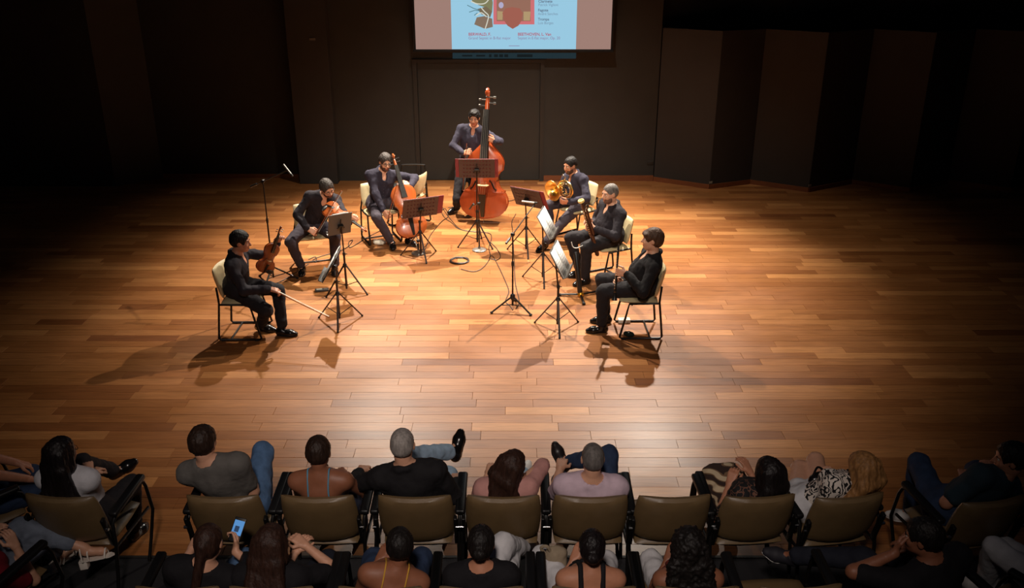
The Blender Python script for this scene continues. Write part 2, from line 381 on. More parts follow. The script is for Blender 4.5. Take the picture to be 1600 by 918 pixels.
# ------------------------------------------------------------------ furniture and instruments
BEIGE = mat('beige_vinyl', (206, 188, 146), .45, var=.06, vscale=14, bump=.1, bscale=120)
OLIVE = mat('olive_vinyl', (112, 90, 60), .42, var=.08, vscale=10, bump=.1, bscale=140)
BLK = mat('black_metal', (22, 20, 19), .38, metal=.3)
BLKP = mat('black_plastic', (16, 15, 15), .45)
CHROME = mat('chrome', (200, 200, 198), .2, metal=1.)
RUBBER = mat('rubber', (14, 13, 13), .85)
def pad(w_, h_, t_, n=9, bow=0.0, pw=3.2):
    """rounded cushion slab: x width, z height, y thickness, bowed backwards at the edges"""
    mb = MB(); P = []; F = []
    m = 2*n
    def pt(u, v, side):
        ex = abs(u)**pw; ez = abs(v)**pw; rr = max(0., 1-ex)*max(0., 1-ez); th = t_/2*(rr**.33)
        k = 1-.06*(abs(u)**2)*(abs(v)**2)
        return (u*w_/2*k, side*th+bow*(u*u), v*h_/2*k)
    us = np.sin(np.linspace(-math.pi/2, math.pi/2, n)); 
    for side in (-1, 1):
        base = len(P)
        for i in range(n):
            for j in range(n): P.append(pt(us[i], us[j], side))
        for i in range(n-1):
            for j in range(n-1):
                q = (base+i*n+j, base+(i+1)*n+j, base+(i+1)*n+j+1, base+i*n+j+1)
                F.append(q if side < 0 else q[::-1])
    mb.add(P, F); return mb
def xf(mb, M, o):
    o = np.asarray(o, float); mb.v = [tuple(o+M @ np.array(p)) for p in mb.v]; return mb

def stage_chair():
    t = thing('stage_chair', 'x', 'chair', group='beige padded sled chairs on the stage')
    xf(pad(.46, .44, .065), rotx(R(-88)), (0, .02, .445)).build('seat', BEIGE, t)
    xf(pad(.45, .34, .055, bow=.05), rotx(R(14)), (0, -.232, .640)).build('backrest', BEIGE, t)
    for s in (-1, 1):
        x = s*.235
        pts = [(x*.84, -.222, .62), (x*.90, -.212, .545), (x, -.20, .45), (x, -.225, .25), (x, -.25, .035), (x, -.235, .014), (x, .20, .014), (x, .222, .03), (x, .17, .25), (x*.97, .13, .425), (x*.97, -.20, .43)]
        MB().tube(pts, .0125, 8).build('side_frame', BLK, t)
        for yy in (-.2, .17): MB().box((x, yy, .006), (.016, .022, .007), bev=.004).build('foot_glide', RUBBER, t)
    MB().tube([(-.235, -.12, .014), (.235, -.12, .014)], .010, 8).build('crossbar', BLK, t)
    MB().tube([(-.228, .10, .415), (.228, .10, .415)], .010, 8).build('seat_rail', BLK, t)
    return t
CH0 = stage_chair(); CH0_used = [False]
def place_chair(loc, rz, label):
    if not CH0_used[0]:
        CH0_used[0] = True; o = CH0; o.location = tuple(map(float, loc)); o.rotation_euler = (0, 0, rz); o['label'] = label; return o
    return dup(CH0, loc, rz, label)

def audience_chair():
    t = thing('audience_chair', 'x', 'chair', group='olive padded armchairs in the audience rows')
    xf(pad(.48, .47, .09), rotx(R(-87)), (0, .03, .43)).build('seat', OLIVE, t)
    xf(pad(.50, .42, .095, bow=.045, n=11), rotx(R(16)), (0, -.255, .655)).build('backrest', OLIVE, t)
    for s in (-1, 1):
        x = s*.285
        pad_ = MB(); pad_.box((x, .02, .675), (.031, .215, .019), rotx(R(4)), bev=.016)
        arm = pad_.build('armrest', BLKP, t)
        MB().tube([(x, .20, .66), (x, .235, .64), (x, .262, .58), (x, .30, .36), (x*.98, .22, .16), (x*.97, .145, .012)], .0125, 8).build('front_leg', BLK, t)
        MB().tube([(x, -.14, .65), (x*.99, -.20, .60), (x*.97, -.20, .44), (x*.97, -.25, .2), (x*.98, -.31, .012)], .0125, 8).build('rear_leg', BLK, t)
        MB().tube([(x*.97, .26, .40), (x*.97, -.2, .41)], .011, 8).build('side_rail', BLK, t)
        MB().box((s*.262, -.235, .56), (.012, .02, .13), rotx(R(16)), bev=.006).build('back_bracket', BLK, t)
        MB().lathe([(.011, -.012), (.011, .012)], (s*.275, -.262, .60), (1, 0, 0), 10).build('bolt', CHROME, t)
    return t
AC0 = audience_chair(); AC0_used = [False]
def place_aud(loc, rz, label):
    if not AC0_used[0]:
        AC0_used[0] = True; o = AC0; o.location = tuple(map(float, loc)); o.rotation_euler = (0, 0, rz); o['label'] = label; return o
    return dup(AC0, loc, rz, label)

STANDM = mat('stand_brown_black', (44, 30, 26), .4, metal=.4)
DESKB = mat('desk_brown', (72, 50, 46), .5, var=.08)
DESKG = mat('desk_grey', (84, 80, 76), .5)
BURG = mat('burgundy_cover', (122, 36, 44), .55, var=.1)
def paper_mat():
    m = bpy.data.materials.new('sheet_paper'); m.use_nodes = True; nt = m.node_tree; N = nt.nodes; Lk = nt.links.new
    b = N['Principled BSDF']; b.inputs['Roughness'].default_value = .8
    tc = N.new('ShaderNodeTexCoord'); sp_ = N.new('ShaderNodeSeparateXYZ'); Lk(tc.outputs['Object'], sp_.inputs[0])
    # staves: 9 per page, each of fine lines and note specks
    def math_(op, a, bv):
        k = N.new('ShaderNodeMath'); k.operation = op
        if hasattr(a, 'links'): Lk(a, k.inputs[0])
        else: k.inputs[0].default_value = a
        if hasattr(bv, 'links'): Lk(bv, k.inputs[1])
        else: k.inputs[1].default_value = bv
        return k.outputs[0]
    z = sp_.outputs['Z']; x = sp_.outputs['X']
    st = math_('FRACT', math_('MULTIPLY', math_('ADD', z, 1.), 30), 0)
    inst = math_('LESS_THAN', st, .48)
    ln = math_('FRACT', math_('MULTIPLY', math_('ADD', z, 1.), 300), 0)
    lines = math_('MULTIPLY', math_('LESS_THAN', ln, .25), inst)
    n = N.new('ShaderNodeTexNoise'); n.inputs['Scale'].default_value = 160; n.inputs['Detail'].default_value = 1; Lk(tc.outputs['Object'], n.inputs['Vector'])
    notes = math_('MULTIPLY', math_('GREATER_THAN', n.outputs[0], .58), inst)
    ink = math_('MAXIMUM', lines, notes)
    ax = math_('MULTIPLY', math_('LESS_THAN', math_('ABSOLUTE', math_('SUBTRACT', math_('ABSOLUTE', x, 0), .112), 0), .092), math_('LESS_THAN', math_('ABSOLUTE', z, 0), .135))
    ink = math_('MULTIPLY', ink, ax)
    mx = N.new('ShaderNodeMix'); mx.data_type = 'RGBA'; mx.inputs[6].default_value = s2l((236, 236, 232))+(1,); mx.inputs[7].default_value = s2l((70, 70, 76))+(1,)
    Lk(math_('MULTIPLY', ink, .75), mx.inputs[0]); Lk(mx.outputs[2], b.inputs['Base Color'])
    return m
PAPER = paper_mat()

def music_stand(loc, desk_c, face, tilt, label, kind='holes', leg_rot=0., w_=.50, h_=.33, dm=None, mb_hub=.36, rad=.29, roll=0.):
    """desk_c: centre of the desk (world); face: direction (xy) of the player; tilt: lean of the desk from upright"""
    loc = np.asarray(loc, float); t = thing('music_stand', label, 'music stand', loc, 0, 'folding music stands on the stage')
    hub = mb_hub
    top = np.asarray(desk_c, float)-loc
    MB().tube([(0, 0, .05), (0, 0, hub+.16)], .0135, 8).build('lower_pole', STANDM, t)
    f = nrm(V3(face[0], face[1], 0))
    back = top-f*.045-V3(0, 0, .03)
    MB().tube([(0, 0, hub+.1), V3(0, 0, hub+.16)*.5+V3(back[0], back[1], back[2])*.5, back], .0095, 8).build('upper_pole', STANDM, t)
    MB().lathe([(.017, -.02), (.02, 0), (.017, .02)], (0, 0, hub+.15), n=10).tube([(0, 0, hub+.15), (.04, 0, hub+.15)], .006, 6).build('height_clamp', BLKP, t)
    MB().lathe([(.02, -.025), (.026, -.01), (.026, .01), (.02, .025)], (0, 0, hub), n=10).build('hub', BLKP, t)
    MB().lathe([(.018, -.012), (.018, .012)], (0, 0, .10), n=10).build('brace_collar', BLKP, t)
    for k in range(3):
        a = leg_rot+k*2*math.pi/3; d = V3(math.cos(a), math.sin(a), 0)
        lg = MB().tube([d*.02+V3(0, 0, hub), d*rad+V3(0, 0, .012)], .0085, 6, flat=1.5).build('leg', STANDM, t)
        MB().tube([V3(0, 0, .10)+d*.015, d*rad*.56+V3(0, 0, hub*.46)], .005, 5).build('brace', STANDM, lg)
        MB().ell(d*rad+V3(0, 0, .010), (.014, .014, .010)).build('rubber_tip', RUBBER, lg)
    # desk: local x across, z up the desk, y = away from the player
    up = V3(0, 0, 1)*math.cos(tilt)-f*math.sin(tilt); yb = V3(0, 0, -1)*math.sin(tilt)-f*math.cos(tilt)
    xx = np.cross(yb, up); M = np.stack([xx, yb, up], 1)
    if roll: M = M @ roty(roll)
    dm = dm or DESKB
    dk = MB()
    if kind == 'holes':
        nx, nz = 11, 5; cw, chh = w_/nx, h_/nz
        for side, yy in ((1, .004), (-1, -.002)):
            for i in range(nx):
                for j in range(nz):
                    c = V3(-w_/2+cw*(i+.5), yy, -h_/2+chh*(j+.5)); hole = (j < nz-0 and 0 < i < nx-1)
                    sq = [(1, 0), (1, 1), (0, 1), (-1, 1), (-1, 0), (-1, -1), (0, -1), (1, -1)]
                    O = [c+V3(a*cw/2, 0, b_*chh/2) for a, b_ in sq]
                    if hole:
                        I = [c+nrm(V3(a, 0, b_))*.0105 for a, b_ in sq]
                        fs = [(q, (q+1) % 8, 8+(q+1) % 8, 8+q) for q in range(8)]
                        dk.add(O+I, fs if side < 0 else [g[::-1] for g in fs])
                    else:
                        g = tuple(range(8)); dk.add(O, [g if side < 0 else g[::-1]])
        dk.tube([(-w_/2, .001, -h_/2), (w_/2, .001, -h_/2), (w_/2, .001, h_/2), (-w_/2, .001, h_/2)], .004, 5, closed=True)
    else:
        dk.box((0, 0, 0), (w_/2, .003, h_/2), bev=.0025)
    xf(dk, M, top).build('desk', dm, t, False)
    lip = MB().box((0, -.03, -h_/2+.004), (w_/2, .03, .003)).box((0, -.058, -h_/2+.012), (w_/2, .002, .01)); xf(lip, M, top).build('lip', dm, t, False)
    br = MB().box((0, .03, -.01), (.032, .024, .018), bev=.006).tube([(-.05, .035, -.03), (.05, .035, -.03)], .007, 6).tube([(0, .02, .08), (0, .03, -.10)], .008, 6); xf(br, M, top).build('desk_bracket', BLKP, t)
    return t, M, np.asarray(desk_c, float)
def folder(M, c, label, w_, h_, dx=0., dz=0.0, m=None):
    t = thing('music_folder', label, 'folder', c)
    t.rotation_euler = Matrix(M.tolist()).to_euler()
    MB().box((dx, -.012, dz), (w_/2, .004, h_/2), bev=.003).build('cover', m or BURG, t)
    for s in (-1, 1): MB().box((dx+s*w_/4, -.0185, dz), (w_/4-.012, .0015, h_/2-.012)).build('page', mat('plain_paper', (226, 220, 206), .8), t, False)
    return t
def sheets(M, c, label, n=2, w_=.225, h_=.31, off=0., dz=0., curl=.012):
    t = thing('sheet_music', label, 'sheet music', c); t.rotation_euler = Matrix(M.tolist()).to_euler()
    for k in range(n):
        x0 = off+(k-(n-1)/2)*w_; mb = MB(); P = []; F = []
        for i in range(9):
            u = i/8
            for z in (-1, 1): P.append((x0+(u-.5)*w_*.985, -.012-.004*k-curl*math.sin(math.pi*u), dz+z*h_/2))
        for i in range(8): F.append((2*i, 2*i+2, 2*i+3, 2*i+1))
        mb.add(P, F); o = mb.build('page', PAPER, t)
        sm = o.modifiers.new('thickness', 'SOLIDIFY'); sm.thickness = .0012
    return t

def mic_stand(loc, label, h, boom, base='tripod', leg_rot=0., mic=None, mic_dir=None, tail=.18, hub=.20, rad=.30, mic_len=.15, mic_m=None):
    """boom: world end point of the boom; mic: world start; """
    loc = np.asarray(loc, float); t = thing('microphone_stand', label, 'microphone stand', loc, 0, 'microphone stands on the stage')
    if base == 'tripod':
        MB().lathe([(.022, -.03), (.03, -.01), (.03, .02), (.02, .04)], (0, 0, hub), n=10).build('hub', BLKP, t)
        for k in range(3):
            a = leg_rot+k*2*math.pi/3; d = V3(math.cos(a), math.sin(a), 0)
            lg = MB().tube([d*.02+V3(0, 0, hub), d*rad+V3(0, 0, .014)], .0115, 6).build('leg', BLK, t)
            MB().ell(d*rad+V3(0, 0, .013), (.02, .02, .013)).build('rubber_tip', RUBBER, lg)
            MB().tube([V3(0, 0, .07), d*rad*.5+V3(0, 0, hub*.5)], .006, 5).build('brace', BLK, lg)
        MB().tube([(0, 0, .06), (0, 0, hub+.02)], .012, 8).build('stem', BLK, t)
    else:
        MB().lathe([(.10, 0), (.10, .012), (.085, .022), (.02, .03), (.014, .06)], n=20).build('base_plate', mat('base_grey', (120, 112, 104), .4, metal=.4), t)
        hub = .03
    MB().tube([(0, 0, hub), (0, 0, h*.62)], .0105, 8).build('lower_pole', BLK, t)
    MB().tube([(0, 0, h*.6), (0, 0, h)], .008, 8).build('upper_pole', BLK, t)
    MB().lathe([(.014, -.03), (.017, 0), (.014, .03)], (0, 0, h*.62), n=10).build('height_clutch', BLKP, t)
    e = np.asarray(boom, float)-loc; d = nrm(e-V3(0, 0, h))
    MB().lathe([(.022, -.018), (.022, .018)], (0, 0, h), (d[1], -d[0], 0), 10).build('boom_clamp', BLKP, t)
    bm = MB().tube([V3(0, 0, h)-d*tail, e], .007, 8).build('boom_arm', BLK, t)
    if tail > .1: MB().tube([V3(0, 0, h)-d*(tail+.02), V3(0, 0, h)-d*(tail-.08)], .014, 8).build('counterweight', BLKP, bm)
    if mic is not None:
        m0 = np.asarray(mic, float)-loc; md = nrm(mic_dir)
        mc = thing('microphone', label.replace('stand', 'stand head') if False else 'x', 'microphone', loc+m0)
        MB().tube([(0, 0, 0), md*mic_len], .0125, 10).build('body', mic_m or mat('mic_silver', (176, 172, 164), .35, metal=.7), mc)
        MB().tube([md*mic_len, md*(mic_len+.035), md*(mic_len+.04)], [.0127, .0127, .008], 10).build('grille', mat('mic_grille', (60, 58, 56), .5, metal=.6), mc)
        MB().tube([md*mic_len*.3-nrm(np.cross(md, (0, 1, .3)))*.0, e-m0], .007, 6).build('clip', BLKP, mc)
        return t, mc
    return t, None

# ---- string instruments: origin at the lower end of the body, z up the neck, y out of the belly
VARN = mat('orange_varnish', (178, 88, 36), .28, var=.16, vscale=7, coat=.5, stretch=(6, 6, 1))
VARN_D = mat('amber_varnish', (150, 70, 28), .3, var=.2, vscale=9, coat=.5, stretch=(6, 6, 1))
VARN_B = mat('red_varnish', (158, 68, 32), .25, var=.14, vscale=3, coat=.6, stretch=(5, 5, 1))
EBONY = mat('ebony', (20, 17, 16), .35)
MAPLE = mat('maple', (196, 140, 80), .4)
STRM = mat('string_metal', (170, 165, 155), .3, metal=.9)
VOUT = [(0, 0), (.006, .22), (.02, .45), (.05, .70), (.10, .88), (.16, .97), (.21, 1.0), (.27, .97), (.32, .89), (.345, .84), (.355, .86), (.365, .84), (.375, .74), (.41, .62), (.46, .55), (.51, .53), (.56, .55), (.60, .62), (.625, .70), (.635, .735), (.645, .72), (.67, .72), (.72, .77), (.78, .80), (.84, .78), (.90, .68), (.945, .52), (.975, .34), (.992, .18), (1., .06)]
BOUT = VOUT[:21]+[(.67, .73), (.71, .75), (.75, .74), (.79, .69), (.83, .60), (.87, .48), (.91, .35), (.95, .23), (.98, .15), (1., .10)]
def string_instrument(name, label, L, hwid, rib, arch, neck, m, out=VOUT, endpin=0., fing=.6, chin=False):
    t = thing(name, label, name.replace('_', ' '))
    cols = 11; us = np.linspace(-1, 1, cols)
    def plate(side, inset):
        P = []; F = []
        for k, (tt, ww) in enumerate(out):
            for u in us:
                a = (1-abs(u)**2.6)*(math.sin(math.pi*min(max(tt, 0.0), 1))**.5)*arch
                P.append((u*ww*hwid*inset, side*(rib/2+a), (tt-.5)*L*(inset if inset > 1 else 1)+.5*L))
        for i in range(len(out)-1):
            for j in range(cols-1):
                q = (i*cols+j, i*cols+j+1, (i+1)*cols+j+1, (i+1)*cols+j); F.append(q if side < 0 else q[::-1])
        return MB().add(P, F)
    top = plate(1, 1.035).build('top_plate', m, t)
    plate(-1, 1.035).build('back_plate', m, t)
    P = []; F = []; n = len(out)
    for s in (-1, 1):
        b0 = len(P)
        for tt, ww in out:
            for yy in (-rib/2-.001, rib/2+.001): P.append((s*ww*hwid, yy, tt*L))
        for i in range(n-1):
            q = (b0+2*i, b0+2*i+1, b0+2*i+3, b0+2*i+2); F.append(q if s < 0 else q[::-1])
    MB().add(P, F).build('ribs', m, t)
    # neck, fingerboard, pegbox and scroll
    y0 = rib/2
    nk = MB(); nk.tube([(0, y0*.2, L*.995), (0, y0*.75, L+neck*.12), (0, y0*.75-.0, L+neck)], [hwid*.14, hwid*.10, hwid*.085], 8)
    nk.build('neck', m if name == 'double_bass' else MAPLE, t)
    yb = y0+arch
    pth = [(0, yb+arch*.9, L*(1-fing*.45)), (0, y0+arch*.35, L+neck)]
    fb = MB(); a, b = V3(*pth[0]), V3(*pth[1]); d = nrm(b-a); M = np.stack([V3(1, 0, 0), np.cross(d, V3(1, 0, 0)), d], 1)
    wl, wu = hwid*.21, hwid*.12; th = hwid*.05
    fb.add([a+M @ V3(sx*wl, sy*th, 0) for sx, sy in ((-1, -1), (1, -1), (.8, 1), (-.8, 1))]+[b+M @ V3(sx*wu, sy*th, 0) for sx, sy in ((-1, -1), (1, -1), (.8, 1), (-.8, 1))],
           [(3, 2, 1, 0), (4, 5, 6, 7), (0, 1, 5, 4), (1, 2, 6, 5), (2, 3, 7, 6), (3, 0, 4, 7)])
    fb.build('fingerboard', EBONY, t, False)
    pz = L+neck; pl = neck*.42; py = y0*.6
    px_ = MB(); px_.tube([(0, py, pz-.005*L), (0, py-pl*.08, pz+pl*.55), (0, py-pl*.2, pz+pl)], [hwid*.10, hwid*.09, hwid*.065], 8)
    pgb = px_.build('pegbox', m, t)
    sr = pl*.26; pts = []; rs = []
    for k in range(26):
        an = k/25*2*math.pi*1.6; r_ = sr*(1-.72*k/25)
        pts.append((0, py-pl*.2+sr*.05-math.sin(an+1.2)*r_+sr*.8, pz+pl+sr*.2-math.cos(an+1.2)*r_*1.0+sr*.35)); rs.append(hwid*(.075-.02*k/25))
    sc_ = MB().tube(pts, rs, 7); sc_.lathe([(sr*.42, -hwid*.095), (sr*.42, hwid*.095)], (0, py-pl*.2+sr*.85, pz+pl+sr*.5), (1, 0, 0), 12); sc_.build('scroll', m, t)
    for k in range(4):
        s = -1 if k % 2 else 1; zz_ = pz+pl*(.22+.2*k)
        MB().tube([(-s*hwid*.08, py-pl*.05, zz_), (s*hwid*.24, py-pl*.05, zz_), (s*hwid*.26, py-pl*.05, zz_), (s*hwid*.36, py-pl*.05, zz_)], [hwid*.025, hwid*.025, hwid*.055, hwid*.05], 6).build('peg', EBONY if name != 'double_bass' else STRM, pgb)
    bz = L*.45; bh = arch*2.0+rib*.12
    # bridge, tailpiece, strings, f holes
    bw = hwid*.26; yt = rib/2+arch*.93
    MB().prism([(-bw, 0), (-bw*.55, 0), (-bw*.3, bh*.35), (bw*.3, bh*.35), (bw*.55, 0), (bw, 0), (bw*.85, bh*.6), (bw*.7, bh*.95), (0, bh*1.1), (-bw*.7, bh*.95), (-bw*.85, bh*.6)], -hwid*.02, hwid*.02, None, (0, 0, 0))
    br = MB().prism([(-bw, 0), (-bw*.55, 0), (-bw*.3, bh*.35), (bw*.3, bh*.35), (bw*.55, 0), (bw, 0), (bw*.85, bh*.6), (bw*.7, bh*.95), (0, bh*1.1), (-bw*.7, bh*.95), (-bw*.85, bh*.6)], -hwid*.02, hwid*.02)
    br.v = [(x, yt+y, bz+z) for x, y, z in br.v]; br.build('bridge', mat('bridge_maple', (214, 180, 128), .5), t, False)
    tp = MB(); tz0, tz1 = .015*L, L*.33
    tp.add([(-hwid*.08, rib/2+arch*.5, tz0), (hwid*.08, rib/2+arch*.5, tz0), (hwid*.17, yt+bh*.62, tz1), (-hwid*.17, yt+bh*.62, tz1), (-hwid*.06, rib/2+arch*.9, tz0), (hwid*.06, rib/2+arch*.9, tz0), (hwid*.12, yt+bh*.78, tz1), (-hwid*.12, yt+bh*.78, tz1)],
           [(3, 2, 1, 0), (4, 5, 6, 7), (0, 1, 5, 4), (1, 2, 6, 5), (2, 3, 7, 6), (3, 0, 4, 7)])
    tp.build('tailpiece', EBONY, t, False)
    for k in range(4):
        u = (k-1.5)/1.5
        MB().tube([(u*hwid*.10, yt+bh*.72, tz1), (u*bw*.62, yt+bh*1.06, bz), (u*wu*.75, b[1]+th*1.6, pz)], max(.0007, hwid*.006), 5).build('string', STRM, t)
    for s in (-1, 1):
        fz = bz; c = hwid*.36
        pts = [(s*(c-.06*hwid), fz+.075*L), (s*(c-.10*hwid), fz+.055*L), (s*(c-.02*hwid), fz+.04*L), (s*(c+.04*hwid), fz), (s*(c+.12*hwid), fz-.045*L), (s*(c+.20*hwid), fz-.058*L), (s*(c+.17*hwid), fz-.08*L)]
        def ysurf(x, z):
            tt = z/L; ww = np.interp(tt, [q[0] for q in out], [q[1] for q in out])*hwid*1.035; u = min(1, abs(x)/ww)
            return rib/2+(1-u**2.6)*(math.sin(math.pi*tt)**.5)*arch
        cur = spline([V3(x, 0, z) for x, z in pts], 5)
        MB().tube([(p[0], ysurf(p[0], p[2])-.0005, p[2]) for p in cur], [hwid*.012+hwid*.02*math.sin(math.pi*i/(len(cur)-1)) for i in range(len(cur))], 6).build('f_hole', EBONY, top)
    if endpin: MB().tube([(0, 0, .01), (0, 0, -endpin)], hwid*.018, 8).lathe([(hwid*.06, -.03*L*.5), (hwid*.05, .004)], (0, 0, 0), n=10).build('endpin', STRM, t)
    if chin: MB().ell((-hwid*.55, rib/2+arch+.008, L*.07), (hwid*.45, .010, L*.07)).build('chinrest', EBONY, t)
    return t
def bow(label, a, b, side, L=.73, group=None):
    """a: hand end, direction a->b"""
    t = thing('bow', label, 'bow', a); d = nrm(np.asarray(b, float)-a); s = nrm(np.asarray(side, float)-d*(np.asarray(side, float) @ d))
    MB().tube([-d*.04, d*.0, d*L*.35-s*.004, d*L*.7-s*.002, d*L, d*L+s*.022], [.0055, .0055, .005, .0045, .004, .004], 6).build('stick', mat('bow_wood', (126, 62, 30), .35), t)
    hr = MB(); x = np.cross(d, s)
    P = [d*.03+s*.02, d*(L-.005)+s*.02]; 
    hr.add([P[0]-x*.005, P[0]+x*.005, P[1]+x*.005, P[1]-x*.005, P[0]-x*.005+s*.001, P[0]+x*.005+s*.001, P[1]+x*.005+s*.001, P[1]-x*.005+s*.001], [(0, 1, 2, 3), (7, 6, 5, 4), (0, 4, 5, 1), (2, 6, 7, 3), (1, 5, 6, 2), (0, 3, 7, 4)]).build('bow_hair', mat('bow_hair', (226, 218, 200), .6), t, False)
    MB().box(d*.03+s*.011, (.006, .012, .022), np.stack([x, s, d], 1), bev=.003).build('frog', EBONY, t)
    return t
# ------------------------------------------------------------------ people: distance-field bodies, meshed by surface nets
f32 = np.float32
class Field:
    def __init__(s): s.p = []
    def copy(s):
        g = Field(); g.p = list(s.p); return g
    def cone(s, a, b, ra, rb, k=.02, flat=None, ff=1.):
        a = np.asarray(a, float); b = np.asarray(b, float); r = max(ra, rb)
        s.p.append(('c', a, b, ra, rb, k, (None if flat is None else nrm(flat)), ff, np.minimum(a, b)-r, np.maximum(a, b)+r, 1)); return s
    def ell(s, c, r, M=None, k=.02, sub=False):
        c = np.asarray(c, float); r = np.asarray(r, float); M = np.eye(3) if M is None else M
        e = np.sqrt(((M*r)**2).sum(1)); s.p.append(('e', c, r, M, None, k, None, 1., c-e, c+e, -1 if sub else 1)); return s
    @staticmethod
    def ev(q, P):
        if q[0] == 'c':
            a, b, ra, rb = q[1], q[2], q[3], q[4]; ba = b-a; L2 = max(ba @ ba, 1e-9)
            v = P-a.astype(f32); h = np.clip(v @ (ba/L2).astype(f32), 0, 1); v = v-h[..., None]*ba.astype(f32)
            if q[6] is not None:
                n_ = q[6].astype(f32); v = v+(v @ n_)[..., None]*n_*f32(q[7]-1)
            return np.sqrt((v*v).sum(-1))-(ra+(rb-ra)*h)
        c, r, M = q[1], q[2], q[3]
        v = (P-c.astype(f32)) @ M.astype(f32); k0 = np.sqrt(((v/r.astype(f32))**2).sum(-1)); k1 = np.sqrt(((v/(r*r).astype(f32))**2).sum(-1))
        return k0*(k0-1)/np.maximum(k1, 1e-6)
    def at(s, P, infl=0.):
        P = np.asarray(P, f32); d = np.full(P.shape[:-1], 1., f32)
        for q in s.p: d = s.comb(d, s.ev(q, P), q[5], q[10], infl)
        return d
    @staticmethod
    def comb(d, e, k, sg, infl):
        if sg > 0:
            e = e-infl; h = np.maximum(k-np.abs(d-e), 0)/k; return np.minimum(d, e)-h*h*k*.25
        e = -e; h = np.maximum(k-np.abs(d-e), 0)/k; return np.maximum(d, e)+h*h*k*.25
    def grid(s, res, infl=0., clips=(), extra=None, lo=None, hi=None):
        pos = [q for q in s.p if q[10] > 0]
        l = np.min([q[8] for q in pos], 0)-infl-3*res; h = np.max([q[9] for q in pos], 0)+infl+3*res
        if lo is not None: l = np.maximum(l, lo)
        if hi is not None: h = np.minimum(h, hi)
        n = np.maximum(np.ceil((h-l)/res).astype(int)+1, 3)
        ax = [(l[i]+res*np.arange(n[i])).astype(f32) for i in range(3)]
        d = np.full(n, .2, f32)
        for q in s.p:
            mg = infl+q[5]+2.5*res
            i0 = np.clip(np.floor((q[8]-mg-l)/res).astype(int), 0, n); i1 = np.clip(np.ceil((q[9]+mg-l)/res).astype(int)+1, 0, n)
            if np.any(i1 <= i0): continue
            sl = tuple(slice(a, b) for a, b in zip(i0, i1))
            P = np.stack(np.meshgrid(ax[0][sl[0]], ax[1][sl[1]], ax[2][sl[2]], indexing='ij'), -1)
            d[sl] = s.comb(d[sl], s.ev(q, P), q[5], q[10], infl)
        if clips or extra:
            P = np.stack(np.meshgrid(*ax, indexing='ij'), -1)
            for nn, c in clips: d = np.maximum(d, P @ np.asarray(nn, f32)-f32(c))
            if extra: d = extra(d, P)
        return d, l
    def mesh(s, res, infl=0., clips=(), extra=None, lo=None, hi=None):
        d, l = s.grid(res, infl, clips, extra, lo, hi); return nets(d, l, res)
def nets(d, l, res):
    ins = d < 0
    c = [ins[i:ins.shape[0]-1+i, j:ins.shape[1]-1+j, k:ins.shape[2]-1+k] for i in (0, 1) for j in (0, 1) for k in (0, 1)]
    sm = sum(x.astype(np.int8) for x in c); act = (sm > 0) & (sm < 8)
    I = np.argwhere(act)
    if not len(I): return np.zeros((0, 3)), np.zeros((0, 4), int)
    idx = np.full(act.shape, -1, np.int32); idx[act] = np.arange(len(I))
    off = np.array([(i, j, k) for i in (0, 1) for j in (0, 1) for k in (0, 1)])
    val = np.stack([d[I[:, 0]+o[0], I[:, 1]+o[1], I[:, 2]+o[2]] for o in off], 1)
    acc = np.zeros((len(I), 3)); cnt = np.zeros(len(I))
    for a in range(8):
        for b in range(a+1, 8):
            if abs(off[a]-off[b]).sum() != 1: continue
            va, vb = val[:, a], val[:, b]; m = (va < 0) != (vb < 0)
            t = np.where(m, va/np.where(m, va-vb, 1), 0)
            p = off[a]+(off[b]-off[a])*t[:, None]; acc += p*m[:, None]; cnt += m
    V = (I+acc/cnt[:, None])*res+l
    F = []
    for ax in range(3):
        o = [1, 2][0:0]
        A = np.take(ins, range(0, ins.shape[ax]-1), ax); B = np.take(ins, range(1, ins.shape[ax]), ax)
        E = np.argwhere(A != B); fl_ = A[tuple(E.T)]
        u, v = (ax+1) % 3, (ax+2) % 3
        ok = (E[:, u] > 0) & (E[:, v] > 0) & (E[:, u] < act.shape[u]) & (E[:, v] < act.shape[v]); E = E[ok]; fl_ = fl_[ok]
        q = []
        for du, dv in ((1, 1), (0, 1), (0, 0), (1, 0)):
            e = E.copy(); e[:, u] -= du; e[:, v] -= dv; q.append(idx[e[:, 0], e[:, 1], e[:, 2]])
        q = np.stack(q, 1); q[~fl_] = q[~fl_][:, ::-1]; F.append(q)
    F = np.concatenate(F); F = F[(F >= 0).all(1)]
    return V, F
def vnoise(P, seed=0):
    i = np.floor(P).astype(np.int64); f = P-i; f = f*f*(3-2*f); out = 0
    for a in (0, 1):
        for b in (0, 1):
            for c in (0, 1):
                h = (i[:, 0]+a)*374761393+(i[:, 1]+b)*668265263+(i[:, 2]+c)*2147483647+seed*974711
                h = (h ^ (h >> 13))*1274126177; h = (h ^ (h >> 16)) & 0xffff
                out = out+(h/32767.5-1)*(f[:, 0] if a else 1-f[:, 0])*(f[:, 1] if b else 1-f[:, 1])*(f[:, 2] if c else 1-f[:, 2])
    return out
def vnormals(V, F):
    n = np.cross(V[F[:, 2]]-V[F[:, 0]], V[F[:, 3]]-V[F[:, 1]]); N = np.zeros_like(V)
    for k in range(4): np.add.at(N, F[:, k], n)
    return N/np.maximum(np.linalg.norm(N, axis=1, keepdims=True), 1e-9)
